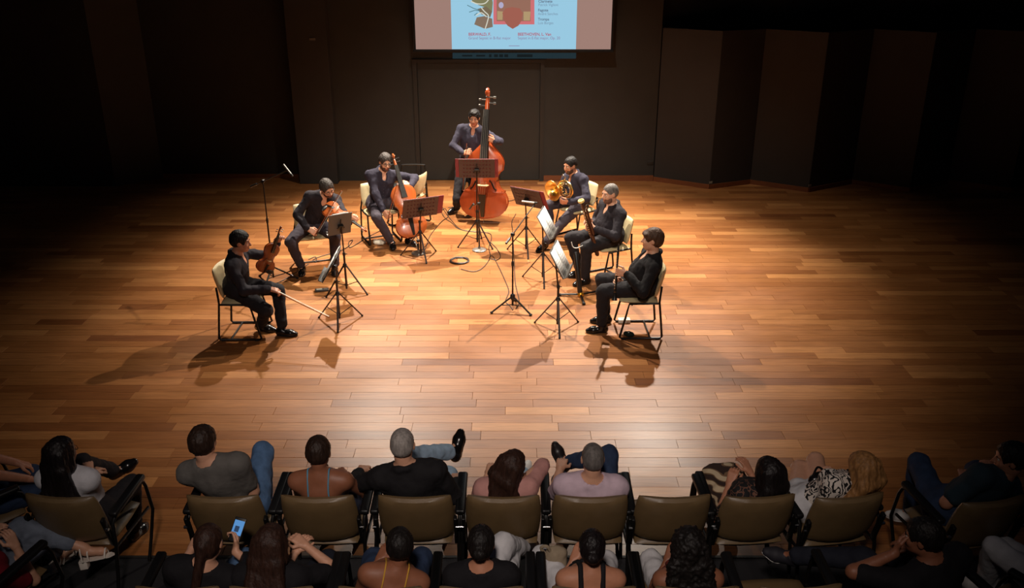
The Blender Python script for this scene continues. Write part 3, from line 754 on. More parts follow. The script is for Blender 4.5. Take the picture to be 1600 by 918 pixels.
def npmesh(name, V, F, mats, mi=None, parent=None):
    me = bpy.data.meshes.new(name); me.vertices.add(len(V)); me.vertices.foreach_set('co', np.asarray(V, f32).ravel())
    me.loops.add(F.size); me.loops.foreach_set('vertex_index', F.ravel().astype(np.int32))
    me.polygons.add(len(F)); me.polygons.foreach_set('loop_start', np.arange(0, F.size, 4, dtype=np.int32))
    me.polygons.foreach_set('use_smooth', np.ones(len(F), bool))
    for m in mats: me.materials.append(m)
    if mi is not None: me.polygons.foreach_set('material_index', np.asarray(mi, np.int32))
    me.update(); me.validate()
    return link(name, me, parent)
def ik(a, c, l1, l2, pole):
    a = np.asarray(a, float); c = np.asarray(c, float); v = c-a; D = np.linalg.norm(v); D2 = min(max(D, abs(l1-l2)+.02), (l1+l2)*.998)
    u = nrm(v); c = a+u*D2
    x = (l1*l1-l2*l2+D2*D2)/(2*D2); h = math.sqrt(max(l1*l1-x*x, 0)); p = np.asarray(pole, float); p = nrm(p-u*(p @ u))
    return a+u*x+p*h, c

SKINS = {}
def skin(rgb):
    k = 'skin_%d_%d_%d' % rgb
    return mat(k, rgb, .5, var=.06, vscale=30)
def lipm(rgb): return mat('lips_%d_%d_%d' % rgb, (int(rgb[0]*.8), int(rgb[1]*.58), int(rgb[2]*.58)), .45)
def cloth(name, rgb, var=.10, bump=.5, rough=.85): return mat(name, rgb, rough, var=var, vscale=14, bump=bump, bscale=20, spec=.25)
def hairm(name, rgb, rough=.55): return mat(name, rgb, rough, var=.35, vscale=55, bump=.35, bscale=150, stretch=(1, 1, .25), spec=.3)
EYEW = mat('eye_white', (215, 208, 200), .3); EYED = mat('eye_iris', (34, 22, 15), .2)

class Fr:
    def __init__(s, loc, rz): s.o = np.asarray(loc, float); s.M = rotz(rz)
    def L(s, P): return s.M.T @ (np.asarray(P, float)-s.o)
    def D(s, v): return s.M.T @ np.asarray(v, float)

def person(label, loc, rz, pelvis, head, hrot=(0, 0, 0), wr=None, wl=None, hr=None, hl=None, er=(.45, -.5, -.9), el=(-.45, -.5, -.9),
           ar=(.12, .42, .08), al=(-.12, .42, .08), kr=(.15, .5, 1), kl=(-.15, .5, 1), fr=(0.1, 1, 0), fl_=(-.1, 1, 0), s=1., fat=1., sex='m',
           sk=(190, 130, 100), top='shirt', topm=None, bot='trousers', botm=None, shoe=None, sole=None, hair='short', hm=None, beard=None, glasses=False,
           shyaw=0., sleeve=1.0, group=None, hscale=1.0, facem=True, neckf=1.0, res=.0125, cat='person', extra_parts=None, strapm=None, cut=.62, knR=None, knL=None):
    """all coordinates local: x to the person's right, y forward, z up"""
    root = thing('person', label, cat, loc, rz, group)
    pel = np.asarray(pelvis, float); hc = np.asarray(head, float)
    yaw, pit, rol = hrot
    HM = rotz(yaw) @ rotx(pit) @ roty(rol)           # head axes
    hs = s*hscale*.96
    neck_top = hc+HM @ (V3(0, -.025, -.075)*hs)
    nb = hc+HM @ (V3(0, -.03, -.08)*hs)+nrm(pel-hc+V3(0, -.02, .12))*.085*s
    ax = nrm(nb-pel); T = np.linalg.norm(nb-pel)
    X0 = V3(1, 0, 0); Xs = rotz(shyaw) @ X0
    fw0 = nrm(np.cross(ax, X0)*1.0); fw0 = fw0 if fw0[1] > 0 else -fw0
    Xs = nrm(Xs-ax*(Xs @ ax)); fws = np.cross(ax, Xs)
    Mp = np.stack([X0, fw0, np.cross(X0, fw0)], 1); Ms = np.stack([Xs, fws, ax], 1)
    fem = sex == 'f'
    # ---- torso
    tor = Field(); F_ = fat
    hipw = (.172 if fem else .160)*s*(.4+.6*F_)
    tor.ell(pel+V3(0, -.005, 0), (hipw, .125*s*F_, .115*s), Mp, .05)
    wa = pel+ax*T*.36+fws*(.012*F_); ch = pel+ax*T*.70+fws*.004
    tor.ell(wa, ((.125 if fem else .145)*s*F_, .105*s*F_, T*.30), Ms, .06)
    tor.ell(ch, ((.142 if fem else .168)*s*(.5+.5*F_), .112*s*(.5+.5*F_), T*.30), Ms, .06)
    if F_ > 1.05: tor.ell(wa+fws*.06*F_, (.13*s*F_, .10*s*F_, .13*s), Ms, .06)
    if fem:
        for q in (-1, 1): tor.ell(ch+Xs*q*.065*s+fws*.085*s-ax*.02, (.06*s, .055*s, .06*s), Ms, .03)
    sw = (.158 if fem else .180)*s
    shR = nb-ax*.055*s+Xs*sw; shL = nb-ax*.055*s-Xs*sw
    tor.cone(nb-ax*.06*s-Xs*(sw-.03), nb-ax*.06*s+Xs*(sw-.03), .058*s, .058*s, .05)
    for S in (shR, shL): tor.cone(nb+ax*.0, S+ax*.0, .05*s, .052*s, .05)
    arms = {}
    ua, fa = .29*s, .255*s
    for nm, S, W, pole, sg in (('R', shR, wr, er, 1), ('L', shL, wl, el, -1)):
        if W is None: W = pel+V3(sg*.14*s, .36*s, .09*s)
        E, W = ik(S, W, ua, fa, pole); arms[nm] = (S, E, W)
    th, sh = .44*s, .425*s
    legs = {}
    for nm, A, pole, sg in (('R', ar, kr, 1), ('L', al, kl, -1)):
        hp = pel+V3(sg*.092*s, .01, -.02*s)
        kn = knR if nm == 'R' else knL
        if kn is None: K, A = ik(hp, A, th, sh, pole)
        else: K = hp+nrm(np.asarray(kn, float)-hp)*th; A = K+nrm(np.asarray(A, float)-K)*sh
        legs[nm] = (hp, K, A)
    bf = max(1., .5+.5*F_)
    def add_arm(f, nm, t1=1.0, k=.03):
        S, E, W = arms[nm]; af = (.88 if fem else 1.)*(.6+.4*F_)
        f.cone(S, E, .050*s*af, .040*s*af, k)
        if t1 > .55: 
            q = E+(W-E)*min(1, (t1-.5)*2); f.cone(E, q, .042*s*af, (.042-.014*min(1, (t1-.5)*2))*s*af, .02)
    def add_sleeve(f, nm, t1):
        S, E, W = arms[nm]; af = (.88 if fem else 1.)*(.6+.4*F_)
        if t1 <= .5: f.cone(S, S+(E-S)*t1*2, .056*s*af, .050*s*af, .04)
        else:
            f.cone(S, E, .050*s*af, .042*s*af, .04); f.cone(E, E+(W-E)*(t1-.5)*2, .043*s*af, .033*s*af, .02)
    def add_leg(f, nm, t1=1., k=.04, pant=0):
        hp, K, A = legs[nm]; lf = (.55+.45*F_)
        if t1 <= .5: f.cone(hp, hp+(K-hp)*t1*2, .088*s*lf, (.088-.028*t1*2)*s*lf, k); return
        f.cone(hp, K, .088*s*lf, .060*s*lf, k)
        q = K+(A-K)*(t1-.5)*2; r1 = (.044 if pant else .034)
        f.cone(K, q, .058*s*lf, (.058+(r1-.058)*(t1-.5)*2)*s, .02)
        if not pant: f.cone(K+(A-K)*.2, K+(A-K)*.5, .050*s, .046*s, .03)
    body = tor.copy()
    body.cone(nb-ax*.03, neck_top, .058*s*neckf*(.88 if fem else 1), .052*s*neckf*(.86 if fem else 1), .03)
    for nm in 'RL': add_arm(body, nm); add_leg(body, nm)
    feet = {}
    for nm, fd in (('R', fr), ('L', fl_)):
        hp, K, A = legs[nm]; fd = nrm(fd); shin = nrm(K-A); up = nrm(shin-fd*(shin @ fd)); feet[nm] = (A, fd, up)
        body.cone(A-up*.03*s, A+fd*.10*s-up*.05*s, .034*s, .026*s, .02)
        body.cone(A+fd*.10*s-up*.05*s, A+fd*.125*s-up*.055*s, .026*s, .018*s, .02)
    V, Fc = body.mesh(res); mi = np.zeros(len(Fc), int)
    parts = [(V, Fc, mi)]
    # ---- head
    H = Field(); hp_ = lambda a: hc+HM @ (np.asarray(a, float)*hs)
    def he(c, r, k=.012, sub=False): H.ell(hp_(c), np.asarray(r, float)*hs, HM, k*hs, sub)
    he((0, -.014, .030), (.076, .096, .088), .02)
    he((0, .026, -.035), (.062, .066, .078), .03)
    he((0, .060, -.088), (.030, .026, .024), .03)
    he((0, .010, -.070), (.056, .055, .04), .03)
    he((-.036, .062, -.030), (.026, .022, .026), .02); he((.036, .062, -.030), (.026, .022, .026), .02)
    H.cone(hp_((-.036, .074, .024)), hp_((.036, .074, .024)), .014*hs, .014*hs, .012*hs)
    for q in (-1, 1): he((q*.031, .098, .004), (.018, .016, .011), .012, True)
    H.cone(hp_((0, .086, .012)), hp_((0, .108, -.028)), .008*hs, .013*hs, .008*hs)
    for q in (-1, 1): he((q*.012, .094, -.032), (.009, .010, .008), .006)
    he((0, .084, -.061), (.024, .013, .007), .006); he((0, .082, -.072), (.021, .012, .007), .006)
    for q in (-1, 1): he((q*.079, -.006, -.006), (.009, .021, .032), .008)
    H.cone(neck_top-HM[:, 2]*0, nb-ax*.0+(neck_top-nb)*.45, .052*s*neckf*(.86 if fem else 1), .056*s*neckf*(.87 if fem else 1), .02)
    V, Fc = H.mesh(.0062*hs)
    cen = (V[Fc].mean(1)-hc) @ HM/hs
    lip = (np.abs(cen[:, 0]) < .022) & (cen[:, 1] > .078) & (np.abs(cen[:, 2]+.066) < .010)
    parts.append((V, Fc, lip.astype(int)))
    # ---- hands
    for nm, hh, sg in (('R', hr, 1), ('L', hl, -1)):
        S, E, W = arms[nm]; d = nrm(W-E); n_ = V3(0, 0, -1); curl = .5; spread = 1.; thumb = .5
        if hh is not None:
            d = nrm(hh.get('d', d)); n_ = np.asarray(hh.get('n', n_), float); curl = hh.get('curl', curl); spread = hh.get('spread', 1.); thumb = hh.get('thumb', .5)
        n_ = nrm(n_-d*(n_ @ d)); tt = np.cross(d, n_)*sg
        G = Field(); hz = s*(.92 if fem else 1.)
        G.cone(W-nrm(W-E)*.06, W, .031*s*(.88 if fem else 1), .027*s*(.9 if fem else 1), .01)
        for k, (o_, ln) in enumerate(((.031, .070), (.0105, .079), (-.0105, .073), (-.030, .057))):
            kn = W+d*.088*hz+tt*o_*hz; G.cone(W+d*.012*hz+tt*o_*.55*hz, kn, .0165*hz, .0115*hz, .014)
            a = 0.; p = kn; c_ = curl[k] if hasattr(curl, '__len__') else curl
            dd0 = nrm(d+tt*o_*1.6*(spread-.6))
            for j, (fr_, cu_) in enumerate(((.46, .8), (.30, 1.0), (.24, .7))):
                a += c_*cu_; dd = dd0*math.cos(a)+n_*math.sin(a); q = p+dd*ln*fr_*hz; G.cone(p, q, (.0098-.0009*j)*hz, (.0089-.0009*j)*hz, .004); p = q
        p = W+d*.03*hz+tt*.024*hz; d1 = nrm(d*.6+tt*.75+n_*(.1+.5*thumb)); q = p+d1*.045*hz; G.cone(p, q, .015*hz, .0115*hz, .01)
        d2 = nrm(d*.9+tt*(.35-.6*thumb)+n_*.6*thumb); q2 = q+d2*.033*hz; G.cone(q, q2, .011*hz, .0095*hz, .005); G.cone(q2, q2+nrm(d2+n_*.2)*.024*hz, .0098*hz, .0078*hz, .004)
        V, Fc = G.mesh(.0052*hz); parts.append((V, Fc, np.zeros(len(Fc), int)))
    n = 0; VV = []; FF = []; MI = []
    for V, Fc, mi in parts: VV.append(V); FF.append(Fc+n); MI.append(mi); n += len(V)
    npmesh('body', np.concatenate(VV), np.concatenate(FF), [skin(sk), lipm(sk)], np.concatenate(MI), root)
    # ---- eyes, brows
    if facem:
        for q in (-1, 1):
            mb = MB().ell((0, 0, 0), (.0125*hs,)*3, frame(HM[:, 1], HM[:, 2]), 12, 10); me = mb.mesh('eye', EYEW, True); me.materials.append(EYED)
            for pl in me.polygons:
                if (np.array(pl.center)/(.0125*hs)) @ HM[:, 1] > .80: pl.material_index = 1
            e = link('eye', me, root); e.location = tuple(hp_((q*.031, .0755, .004)))
            MB().tube([hp_((q*.016, .091, .020)), hp_((q*.032, .090, .026)), hp_((q*.048, .078, .021))], [.0035*hs, .0045*hs, .003*hs], 6).build('eyebrow', hm or EBONY, root)
    # ---- hair
    cr = Field()
    if hair:
        def hx(c, r, k=.012, sub=False): cr.ell(hp_(c), np.asarray(r, float)*hs, HM, k*hs, sub)
        vol = {'short': .010, 'thick': .016, 'crop': .005, 'long': .016, 'wavy': .018, 'curly': .028, 'pony': .008, 'bun': .010, 'thickfringe': .018, 'wave': .016}[hair]
        hx((0, -.016, .032), (.076+vol, .096+vol, .088+vol), .02)
        lowz = -.045 if hair in ('crop',) else -.055
        hx((0, -.05, -.004 if hair in ('crop', 'short', 'thick', 'wave') else -.012), (.068+vol*.8, .060+vol*.8, .060 if hair in ('crop', 'short', 'thick', 'wave') else .075), .02)
        fy = .112 if hair != 'thickfringe' else .13
        hx((0, fy, -.020 if hair != 'thickfringe' else -.028), (.085, .078, .088 if hair != 'thickfringe' else .078), .012, True)
        if hair == 'thickfringe': hx((-.02, .070, .062), (.06, .035, .022), .02); hx((.02, .072, .064), (.06, .035, .024), .02)
        if hair == 'wave': hx((0, .03, .10), (.06, .05, .028), .03)
        if hair not in ('long', 'curly', 'wavy'):
            for q in (-1, 1): hx((q*.094, .022, -.024), (.030, .046, .046), .008, True)
            hx((0, .06, -.09), (.12, .10, .075), .012, True)
        if hair in ('long', 'curly', 'wavy'):
            wd = {'long': .075, 'wavy': .085, 'curly': .105}[hair]; Lh = extra_parts.get('hairlen', .30) if extra_parts else .30
            back = lambda x, y, z: hp_((x, y, 0))+V3(0, 0, z)*s
            tb = -fws*.0
            for q in np.linspace(-1, 1, 5):
                a = hp_((q*.06, -.065, .03)); m1 = hp_((q*wd, -.085, -.09)); sx = (shL-shR)*-.5
                b_ = nb+Xs*q*wd*1.25-fws*(.135*s*(.6+.4*F_))-ax*(Lh*.45); c_ = nb+Xs*q*wd*1.15-fws*(.14*s)-ax*Lh
                cr.cone(a, m1, .045*hs, .042*hs, .03); cr.cone(m1, b_, .042*hs, .040*hs, .03); cr.cone(b_, c_, .040*hs, .026*hs, .03)
            for q in (-1, 1): cr.cone(hp_((q*.078, .01, .02)), hp_((q*.088, -.015, -.10)), .026*hs, .03*hs, .03)
        if hair == 'pony':
            cr.cone(hp_((0, -.11, .02)), nb-fws*.14*s-ax*.12, .03*hs, .03*hs, .02); cr.cone(nb-fws*.14*s-ax*.12, nb-fws*.15*s-ax*.22, .03*hs, .015*hs, .02)
        if hair == 'bun': hx((.0, -.125, -.01), (.045, .04, .04), .015)
        V, Fc = cr.mesh(.0085*hs if hair in ('long', 'curly', 'wavy') else .0056*hs)
        N_ = vnormals(V, Fc); Lc = (V-hc) @ HM
        amp = {'short': .003, 'thick': .004, 'crop': .001, 'long': .004, 'wavy': .006, 'curly': .010, 'pony': .002, 'bun': .003, 'thickfringe': .003, 'wave': .005}[hair]
        st = np.array([80, 80, 20]) if hair not in ('curly', 'wave') else np.array([50, 50, 50])
        if hair == 'long': st = np.array([95, 95, 9])
        if hair == 'wavy': st = np.array([60, 60, 22])
        V = V+N_*(vnoise(Lc*st, 3)*amp+vnoise(Lc*st*2.1, 5)*amp*.6)[:, None]
        npmesh('hair', V, Fc, [hm], None, root)
    if beard:
        B = Field(); be = lambda c, r, k=.012, sub=False: B.ell(hp_(c), np.asarray(r, float)*hs, HM, k*hs, sub)
        be((0, .028, -.040), (.064, .067, .079), .03); be((0, .060, -.090), (.034, .029, .027), .03); be((0, .010, -.072), (.059, .058, .042), .03)
        be((0, .105, -.004), (.075, .06, .050), .008, True); be((0, .098, -.066), (.020, .03, .010), .006, True)
        up = HM[:, 2]; c0 = up @ hp_((0, 0, -.042)); yb = -HM[:, 1]; c1 = yb @ hp_((0, .012, 0))
        V, Fc = B.mesh(.006*hs, .0025*hs, [(up, c0), (yb, c1)])
        npmesh('beard', V, Fc, [beard], None, root)
    if glasses:
        gm = mat('glasses_frame', (26, 22, 20) if glasses is True else glasses, .3)
        g = MB()
        for q in (-1, 1):
            g.tube([hp_((q*.031+.023*math.cos(a), .096-.10*(abs(q*.031+.023*math.cos(a)))**1.6, .003+.018*math.sin(a))) for a in np.linspace(0, 2*math.pi, 14)[:-1]], .0022*hs, 5, closed=True)
            g.tube([hp_((q*.054, .088, .006)), hp_((q*.080, .04, .008)), hp_((q*.084, -.02, .004))], .002*hs, 5)
        g.tube([hp_((-.009, .098, .006)), hp_((.009, .098, .006))], .002*hs, 5); g.build('glasses', gm, root)
    # ---- clothes
    def wrinkle(V, Fc, amp=.0045, fq=(16, 16, 11), seed=1):
        N_ = vnormals(V, Fc); V = V+N_*(vnoise(V*np.array(fq)+.3*seed, seed)*amp+vnoise(V*np.array(fq)*2.3, seed+9)*amp*.5)[:, None]; return V
    sd = int(abs(hash(label)) % 97) if False else sum(map(ord, label)) % 97
    if bot:
        g = Field(); g.p += tor.p[:1]; g.ell(pel+ax*T*.13, (hipw*.93, .118*s*F_, .10*s), Mp, .05)
        t1 = {'trousers': .955, 'shorts': .20, 'capri': .86, 'skirt': .5}[bot]
        for nm in 'RL': add_leg(g, nm, t1, .05, 1)
        if bot == 'skirt':
            (h1, K1, _), (h2, K2, _) = legs['R'], legs['L']; g.cone((h1+h2)/2, (h1*.1+K1*.9+h2*.1+K2*.9)/2, .10*s, .085*s, .06)
        V, Fc = g.mesh(res, .012); V = wrinkle(V, Fc, .007, (17, 17, 17), sd)
        npmesh(bot, V, Fc, [botm], None, root)
    tname = {'shirt': 'shirt', 'tee': 'tee_shirt', 'tank': 'tank_top', 'cami': 'camisole', 'blouse': 'blouse', 'crop': 'crop_top'}.get(top, 'shirt')
    if top:
        g = tor.copy(); infl = .013 if top != 'cami' else .007
        low = ax @ (pel-ax*.06*s)
        clips = [(-ax, -low)]
        if top in ('shirt', 'tee', 'blouse'):
            t1 = {'shirt': .98*sleeve, 'tee': .34*sleeve, 'blouse': .45*sleeve}[top]
            for nm in 'RL': add_sleeve(g, nm, t1)
            g.ell(nb+ax*.040*s+fws*.010, (.072*s, .074*s, .066*s), Ms, .010, True)
            if top == 'shirt': g.ell(nb+fws*.090*s-ax*.025*s, (.034*s, .06*s, .085*s), Ms @ rotx(R(-12)), .008, True)
            if top == 'shirt':
                ring = []
                for a in np.linspace(R(-226), R(46), 14): ring.append(nb+Xs*.070*s*math.cos(a)*(1.0 if math.sin(a) < .6 else .8)+fws*(.070*s*math.sin(a)+.008)+ax*(.010-.034*math.sin(a))*s)
                for i in range(len(ring)-1): g.cone(ring[i], ring[i+1], .009*s, .009*s, .012)
        else:
            clips.append((ax, ax @ (pel+ax*T*cut)))
            if top in ('tank', 'cami', 'crop'):
                for S in (shR, shL):
                    E = arms['R'][1] if S is shR else arms['L'][1]; dirn = nrm(S-nb-ax*((S-nb) @ ax)); clips.append((dirn, dirn @ (nb+dirn*(sw-.012))))
            if top == 'crop': clips[0] = (-ax, -(ax @ (pel+ax*T*.60)))
        V, Fc = g.mesh(res*.95, infl, clips); V = wrinkle(V, Fc, .0080 if top == 'shirt' else .0045, (19, 19, 12), sd+3)
        go = npmesh(tname, V, Fc, [topm], None, root)
        if top in ('tank', 'cami', 'crop'):
            for q in (-1, 1):
                pts = []
                for t_, bk in [(cut-.04, -1), (cut+.12, -1), (.92, -1), (1.0, -.35), (1.0, .25), (.92, 1), (cut+.1, 1), (cut-.04, 1)]:
                    off = .078*s if t_ > .8 else (.075 if top == 'cami' else .10)*s
                    p = pel+ax*T*t_+Xs*q*off+fws*bk*.16*s
                    if abs(bk) < 1: p = nb+Xs*q*.085*s+fws*bk*.12*s+ax*.12*s
                    c0 = pel+ax*T*min(t_, .86)+Xs*q*.05*s; dvec = nrm(p-c0)
                    lo_, hi_ = 0., .35
                    for _ in range(14):
                        md = (lo_+hi_)/2
                        if body.at((c0+dvec*md)[None])[0] < .004: lo_ = md
                        else: hi_ = md
                    pts.append(c0+dvec*lo_)
                MB().tube(spline(pts, 4), (.0048 if top == 'cami' else .016)*s, 7, flat=1.).build('strap', strapm or topm, go)
    if top == 'shirt':      # cuffs and button placket
        for nm in 'RL':
            if sleeve < .95: continue
            S, E, W = arms[nm]; d = nrm(W-E); MB().lathe([(.036*s, -.055), (.0395*s, -.05), (.0375*s, -.004), (.034*s, 0)], W-d*.003, d, 14).build('cuff', topm, go)
        P0 = []
        for t_ in np.linspace(.12, .93, 9):
            c0 = pel+ax*T*t_; lo_, hi_ = 0., .4
            for _ in range(13):
                md = (lo_+hi_)/2
                if g.at((c0+fws*md)[None], infl)[0] < 0: lo_ = md
                else: hi_ = md
            P0.append(c0+fws*(lo_+.0005))
        MB().tube(P0, .012*s, 4, flat=None).build('placket', topm, go) if False else None
        for p in P0[1:8]: MB().ell(p+fws*.002, (.0055, .0055, .004), None, 8, 4).build('button', mat('button', (60, 56, 58), .3), go)
    if shoe:
        for nm in 'RL':
            A, fd, up = feet[nm]; side = np.cross(fd, up)
            g = Field(); g.cone(A-up*.045*s-fd*.035*s, A+fd*.09*s-up*.058*s, .040*s, .042*s, .03, up, 1.0); g.cone(A+fd*.09*s-up*.060*s, A+fd*.142*s-up*.066*s, .043*s, .029*s, .03, up, 1.25)
            g.cone(A-up*.03*s-fd*.005, A-up*.0*s-fd*.012*s, .042*s, .043*s, .02)
            bz = up @ (A-up*.082*s)
            V, Fc = g.mesh(.0085*s, .002, [(-up, -bz), (up, up @ (A+up*.012*s))]); o = npmesh('shoe', V, Fc, [shoe], None, root)
            V, Fc = g.mesh(.0085*s, .006, [(-up, -(bz-.014*s)), (up, bz+.008*s)]); npmesh('sole', V, Fc, [sole or RUBBER], None, o)
    info = dict(root=root, arms=arms, legs=legs, HM=HM, nb=nb, ax=ax, feet=feet, fws=fws, Xs=Xs, hp=hp_, body=body, tor=tor)
    return info
# ------------------------------------------------------------------ musicians
NAVY = cloth('black_shirt', (40, 36, 42)); NAVYB = cloth('navy_shirt', (50, 47, 60)); BLKC = cloth('black_cotton', (30, 28, 30))
TRB = cloth('black_trousers', (34, 31, 34)); TRG = cloth('charcoal_trousers', (62, 56, 64))
LEA = mat('black_leather', (20, 18, 18), .22); SOLE = RUBBER
HBLK = hairm('black_hair', (24, 19, 17)); HDB = hairm('dark_brown_hair', (44, 29, 21)); HBR = hairm('mid_brown_hair', (74, 50, 35)); HGREY = hairm('grey_hair', (150, 142, 136)); HSALT = hairm('salt_pepper_hair', (64, 57, 53)); HGREY2 = hairm('dark_grey_hair', (104, 98, 94))
BEARD = hairm('dark_beard', (86, 60, 49)); STUB = hairm('stubble', (118, 84, 68))
SK1, SK2, SK3 = (212, 158, 128), (190, 130, 100), (146, 92, 66)

def seat_person(chair, rz): return Fr((chair[0], chair[1], 0), rz)

# 1 violinist ---------------------------------------------------------------
c = FZ(387, 518); rz = R(-90); F1 = Fr((c[0], c[1], 0), rz)
place_chair((c[0], c[1], 0), rz, 'beige padded chair under the violin player')
vb = FY(411, 424, 9.32); vt = FY(437, 358, 9.36)
zdir = nrm(vt-vb)
person('man in black holding a violin upright, seated leftmost of the musicians', (c[0], c[1], 0), rz, (0, -.06, .565), F1.L(FY(376, 377, 9.24)), (R(4), R(-8), 0),
       wr=F1.L(FY(420, 451, 9.03)), wl=F1.L(FY(433, 379, 9.42)), hr=dict(d=F1.D((.9, .1, -.25)), n=F1.D((.1, .2, -1)), curl=.75), hl=dict(d=F1.D((.45, -.2, .75)), n=F1.D((.5, -.7, -.3)), curl=.8),
       er=(.5, -.8, -.6), el=(-.6, -.1, -.9), ar=F1.L(FZ(407, 508, .09)), al=F1.L(FZ(441, 512, .09)), fr=(.1, 1, -.12), fl_=(0, 1, 0), kr=(.75, .5, .8), kl=(-.2, .4, 1),
       s=1.02, sk=SK2, top='shirt', topm=NAVY, botm=TRB, shoe=LEA, hair='thick', hm=HBLK, group='musicians on the stage')
v = string_instrument('violin', 'amber violin held upright by the leftmost musician', .356, .104, .032, .016, .135, VARN_D, chin=True)
place(v, vb, zdir, nrm(V3(.62, -.75, .1)))
hb = FY(431, 455, 9.05); bow('violin bow held out low by the leftmost musician', hb-nrm(V3(.66, -.3, -.2))*.02, hb+V3(.66, -.3, -.2), (0, -.3, 1), group='bows')
_, M, dc = music_stand(FZ(531, 503), FY(519, 412, 9.42), (-1, -.03), R(30), 'low music stand with a slanted sheet beside the violin player', 'plain', R(-84), .42, .34, DESKG)
sheets(M, dc, 'white sheet music on the stand before the violin player', 2, .21, .31)

# 2 violist -----------------------------------------------------------------
c = FZ(494, 414); rz = R(-162); F2 = Fr((c[0], c[1], 0), rz)
place_chair((c[0], c[1], 0), rz, 'beige padded chair under the viola player with glasses')
person('man in black with glasses playing a viola, head bowed', (c[0], c[1], 0), rz, (0, -.03, .565), F2.L(FY(511, 294, 11.18)), (R(22), R(-26), R(14)),
       wr=F2.L(FY(481, 357, 10.95)), wl=F2.L(FY(549, 352, 10.86)), hr=dict(d=F2.D((.85, -.2, -.45)), n=F2.D((.3, .5, -.7)), curl=.65), hl=dict(d=F2.D((.5, -.1, .55)), n=F2.D((.2, .7, .5)), curl=.8),
       er=(.9, -.2, -.5), el=(-.3, .2, -1), ar=F2.L(FZ(471, 416, .09)), al=F2.L(FZ(523, 416, .09)), kr=(.5, .6, 1), kl=(-.3, .6, 1), fr=F2.D((0.02, -1, -.08)), fl_=F2.D((.25, -1, 0)),
       s=1.0, sk=SK1, top='shirt', topm=NAVY, botm=TRG, shoe=LEA, hair='thick', hm=HSALT, beard=BEARD, glasses=True, group='musicians on the stage')
va0 = FY(508, 321, 11.03); va1 = FY(573, 362, 10.84)
v = string_instrument('viola', 'reddish viola tucked under the chin of the man with glasses', .405, .12, .036, .018, .15, VARN, chin=True)
place(v, va0, nrm(va1-va0), nrm(V3(.25, -.55, .8)))
hb = FY(493, 366, 10.88); he_ = FY(528, 306, 10.80); bow('viola bow drawn across the viola', hb, he_, (.8, .3, .2), .72)
_, M, dc = music_stand(FZ(542, 456), FY(531, 350, 10.45), (-.52, .85), R(18), 'dark grey music stand before the viola player', 'plain', R(-20), .30, .30, DESKG)
sheets(M, dc, 'sheet music on the dark grey stand before the viola player', 1, .22, .30)

# 3 cellist -----------------------------------------------------------------
c = FZ(597, 374); rz = R(-156); F3 = Fr((c[0], c[1], 0), rz)
place_chair((c[0], c[1], 0), rz, 'beige padded chair under the cello player')
person('bearded man with glasses in a navy shirt playing a cello', (c[0], c[1], 0), rz, (0, -.03, .565), F3.L(FY(602, 253, 12.42)), (R(2), R(-14), R(-6)),
       wr=F3.L(FY(601, 335, 12.08)), wl=F3.L(FY(641, 291, 12.30)), hr=dict(d=F3.D((.5, -.3, -.8)), n=F3.D((.4, .8, -.1)), curl=.6), hl=dict(d=F3.D((-.75, -.35, .6)), n=F3.D((-.3, .4, -.6)), curl=.7),
       er=(.8, .1, -.6), el=(-1, .3, -.1), ar=F3.L(FZ(611, 377, .09)), al=F3.L(FZ(640, 372, .09)), kr=(.6, .5, 1), kl=(-.9, .5, .8), fr=F3.D((.1, -1, 0)), fl_=F3.D((.8, -.7, 0)),
       s=1.02, sk=SK1, top='shirt', topm=NAVYB, botm=TRG, shoe=LEA, hair='thick', hm=HSALT, beard=BEARD, glasses=True, group='musicians on the stage')
ce0 = FY(647, 369, 11.98); ce1 = FY(613, 240, 12.46)
v = string_instrument('cello', 'orange cello held between the knees of the bearded player', .75, .212, .115, .03, .28, VARN, endpin=.30)
place(v, ce0, nrm(ce1-ce0), nrm(V3(.28, -.95, .0)))
hb = FY(605, 347, 11.95); bow('cello bow held upright over the cello strings', hb, FY(620, 288, 11.78), (1, 0, 0), .66)
_, M, dc = music_stand(FZ(658, 401), FY(657, 324, 11.72), (-.42, .91), R(20), 'brown perforated music stand with burgundy folder before the cello', 'holes', R(-70), .50, .30, None)
folder(M, dc, 'burgundy folder on the stand before the cello', .58, .30, -.04)

# 4 bassist -----------------------------------------------------------------
c = V3(-.82, 13.72, 0); rz = R(178); F4 = Fr(c, rz)
bs0 = FY(756, 338, 13.28); bs1 = FY(763, 146, 13.50)
person('man in a dark shirt standing behind the double bass', c, rz, F4.L(FY(731, 268, 13.72)), F4.L(FY(741, 184, 13.62)), (R(-4), R(-12), R(-4)),
       wr=F4.L(FY(724, 239, 13.36)), wl=F4.L(FY(773, 221, 13.27)), hr=dict(d=F4.D((.6, -.4, .2)), n=F4.D((.5, .6, -.4)), curl=.8), hl=dict(d=F4.D((-.85, .05, .4)), n=F4.D((.05, .9, -.1)), curl=[.25, .8, .8, .8]),
       er=(1, -.1, -.5), el=(-1, -.1, -.5), ar=F4.L(FZ(714, 324, .09)), al=F4.L(FZ(744, 318, .09)), kr=(0, 1, 0), kl=(0, 1, 0), fr=F4.D((-.55, -.85, 0)), fl_=F4.D((.4, -.9, 0)),
       s=1.02, sk=SK2, top='shirt', topm=NAVYB, botm=TRB, shoe=LEA, hair='wave', hm=HBLK, group='musicians on the stage')
v = string_instrument('double_bass', 'large red brown double bass standing in the middle of the stage', 1.14, .355, .20, .05, .50, VARN_B, BOUT, endpin=.16)
place(v, bs0, nrm(bs1-bs0), nrm(V3(-.16, -.98, .1)))
hb = FY(729, 228, 13.24); bow('double bass bow hanging down beside the bass', hb, FY(723, 298, 13.20), (.9, .1, 0), .68)
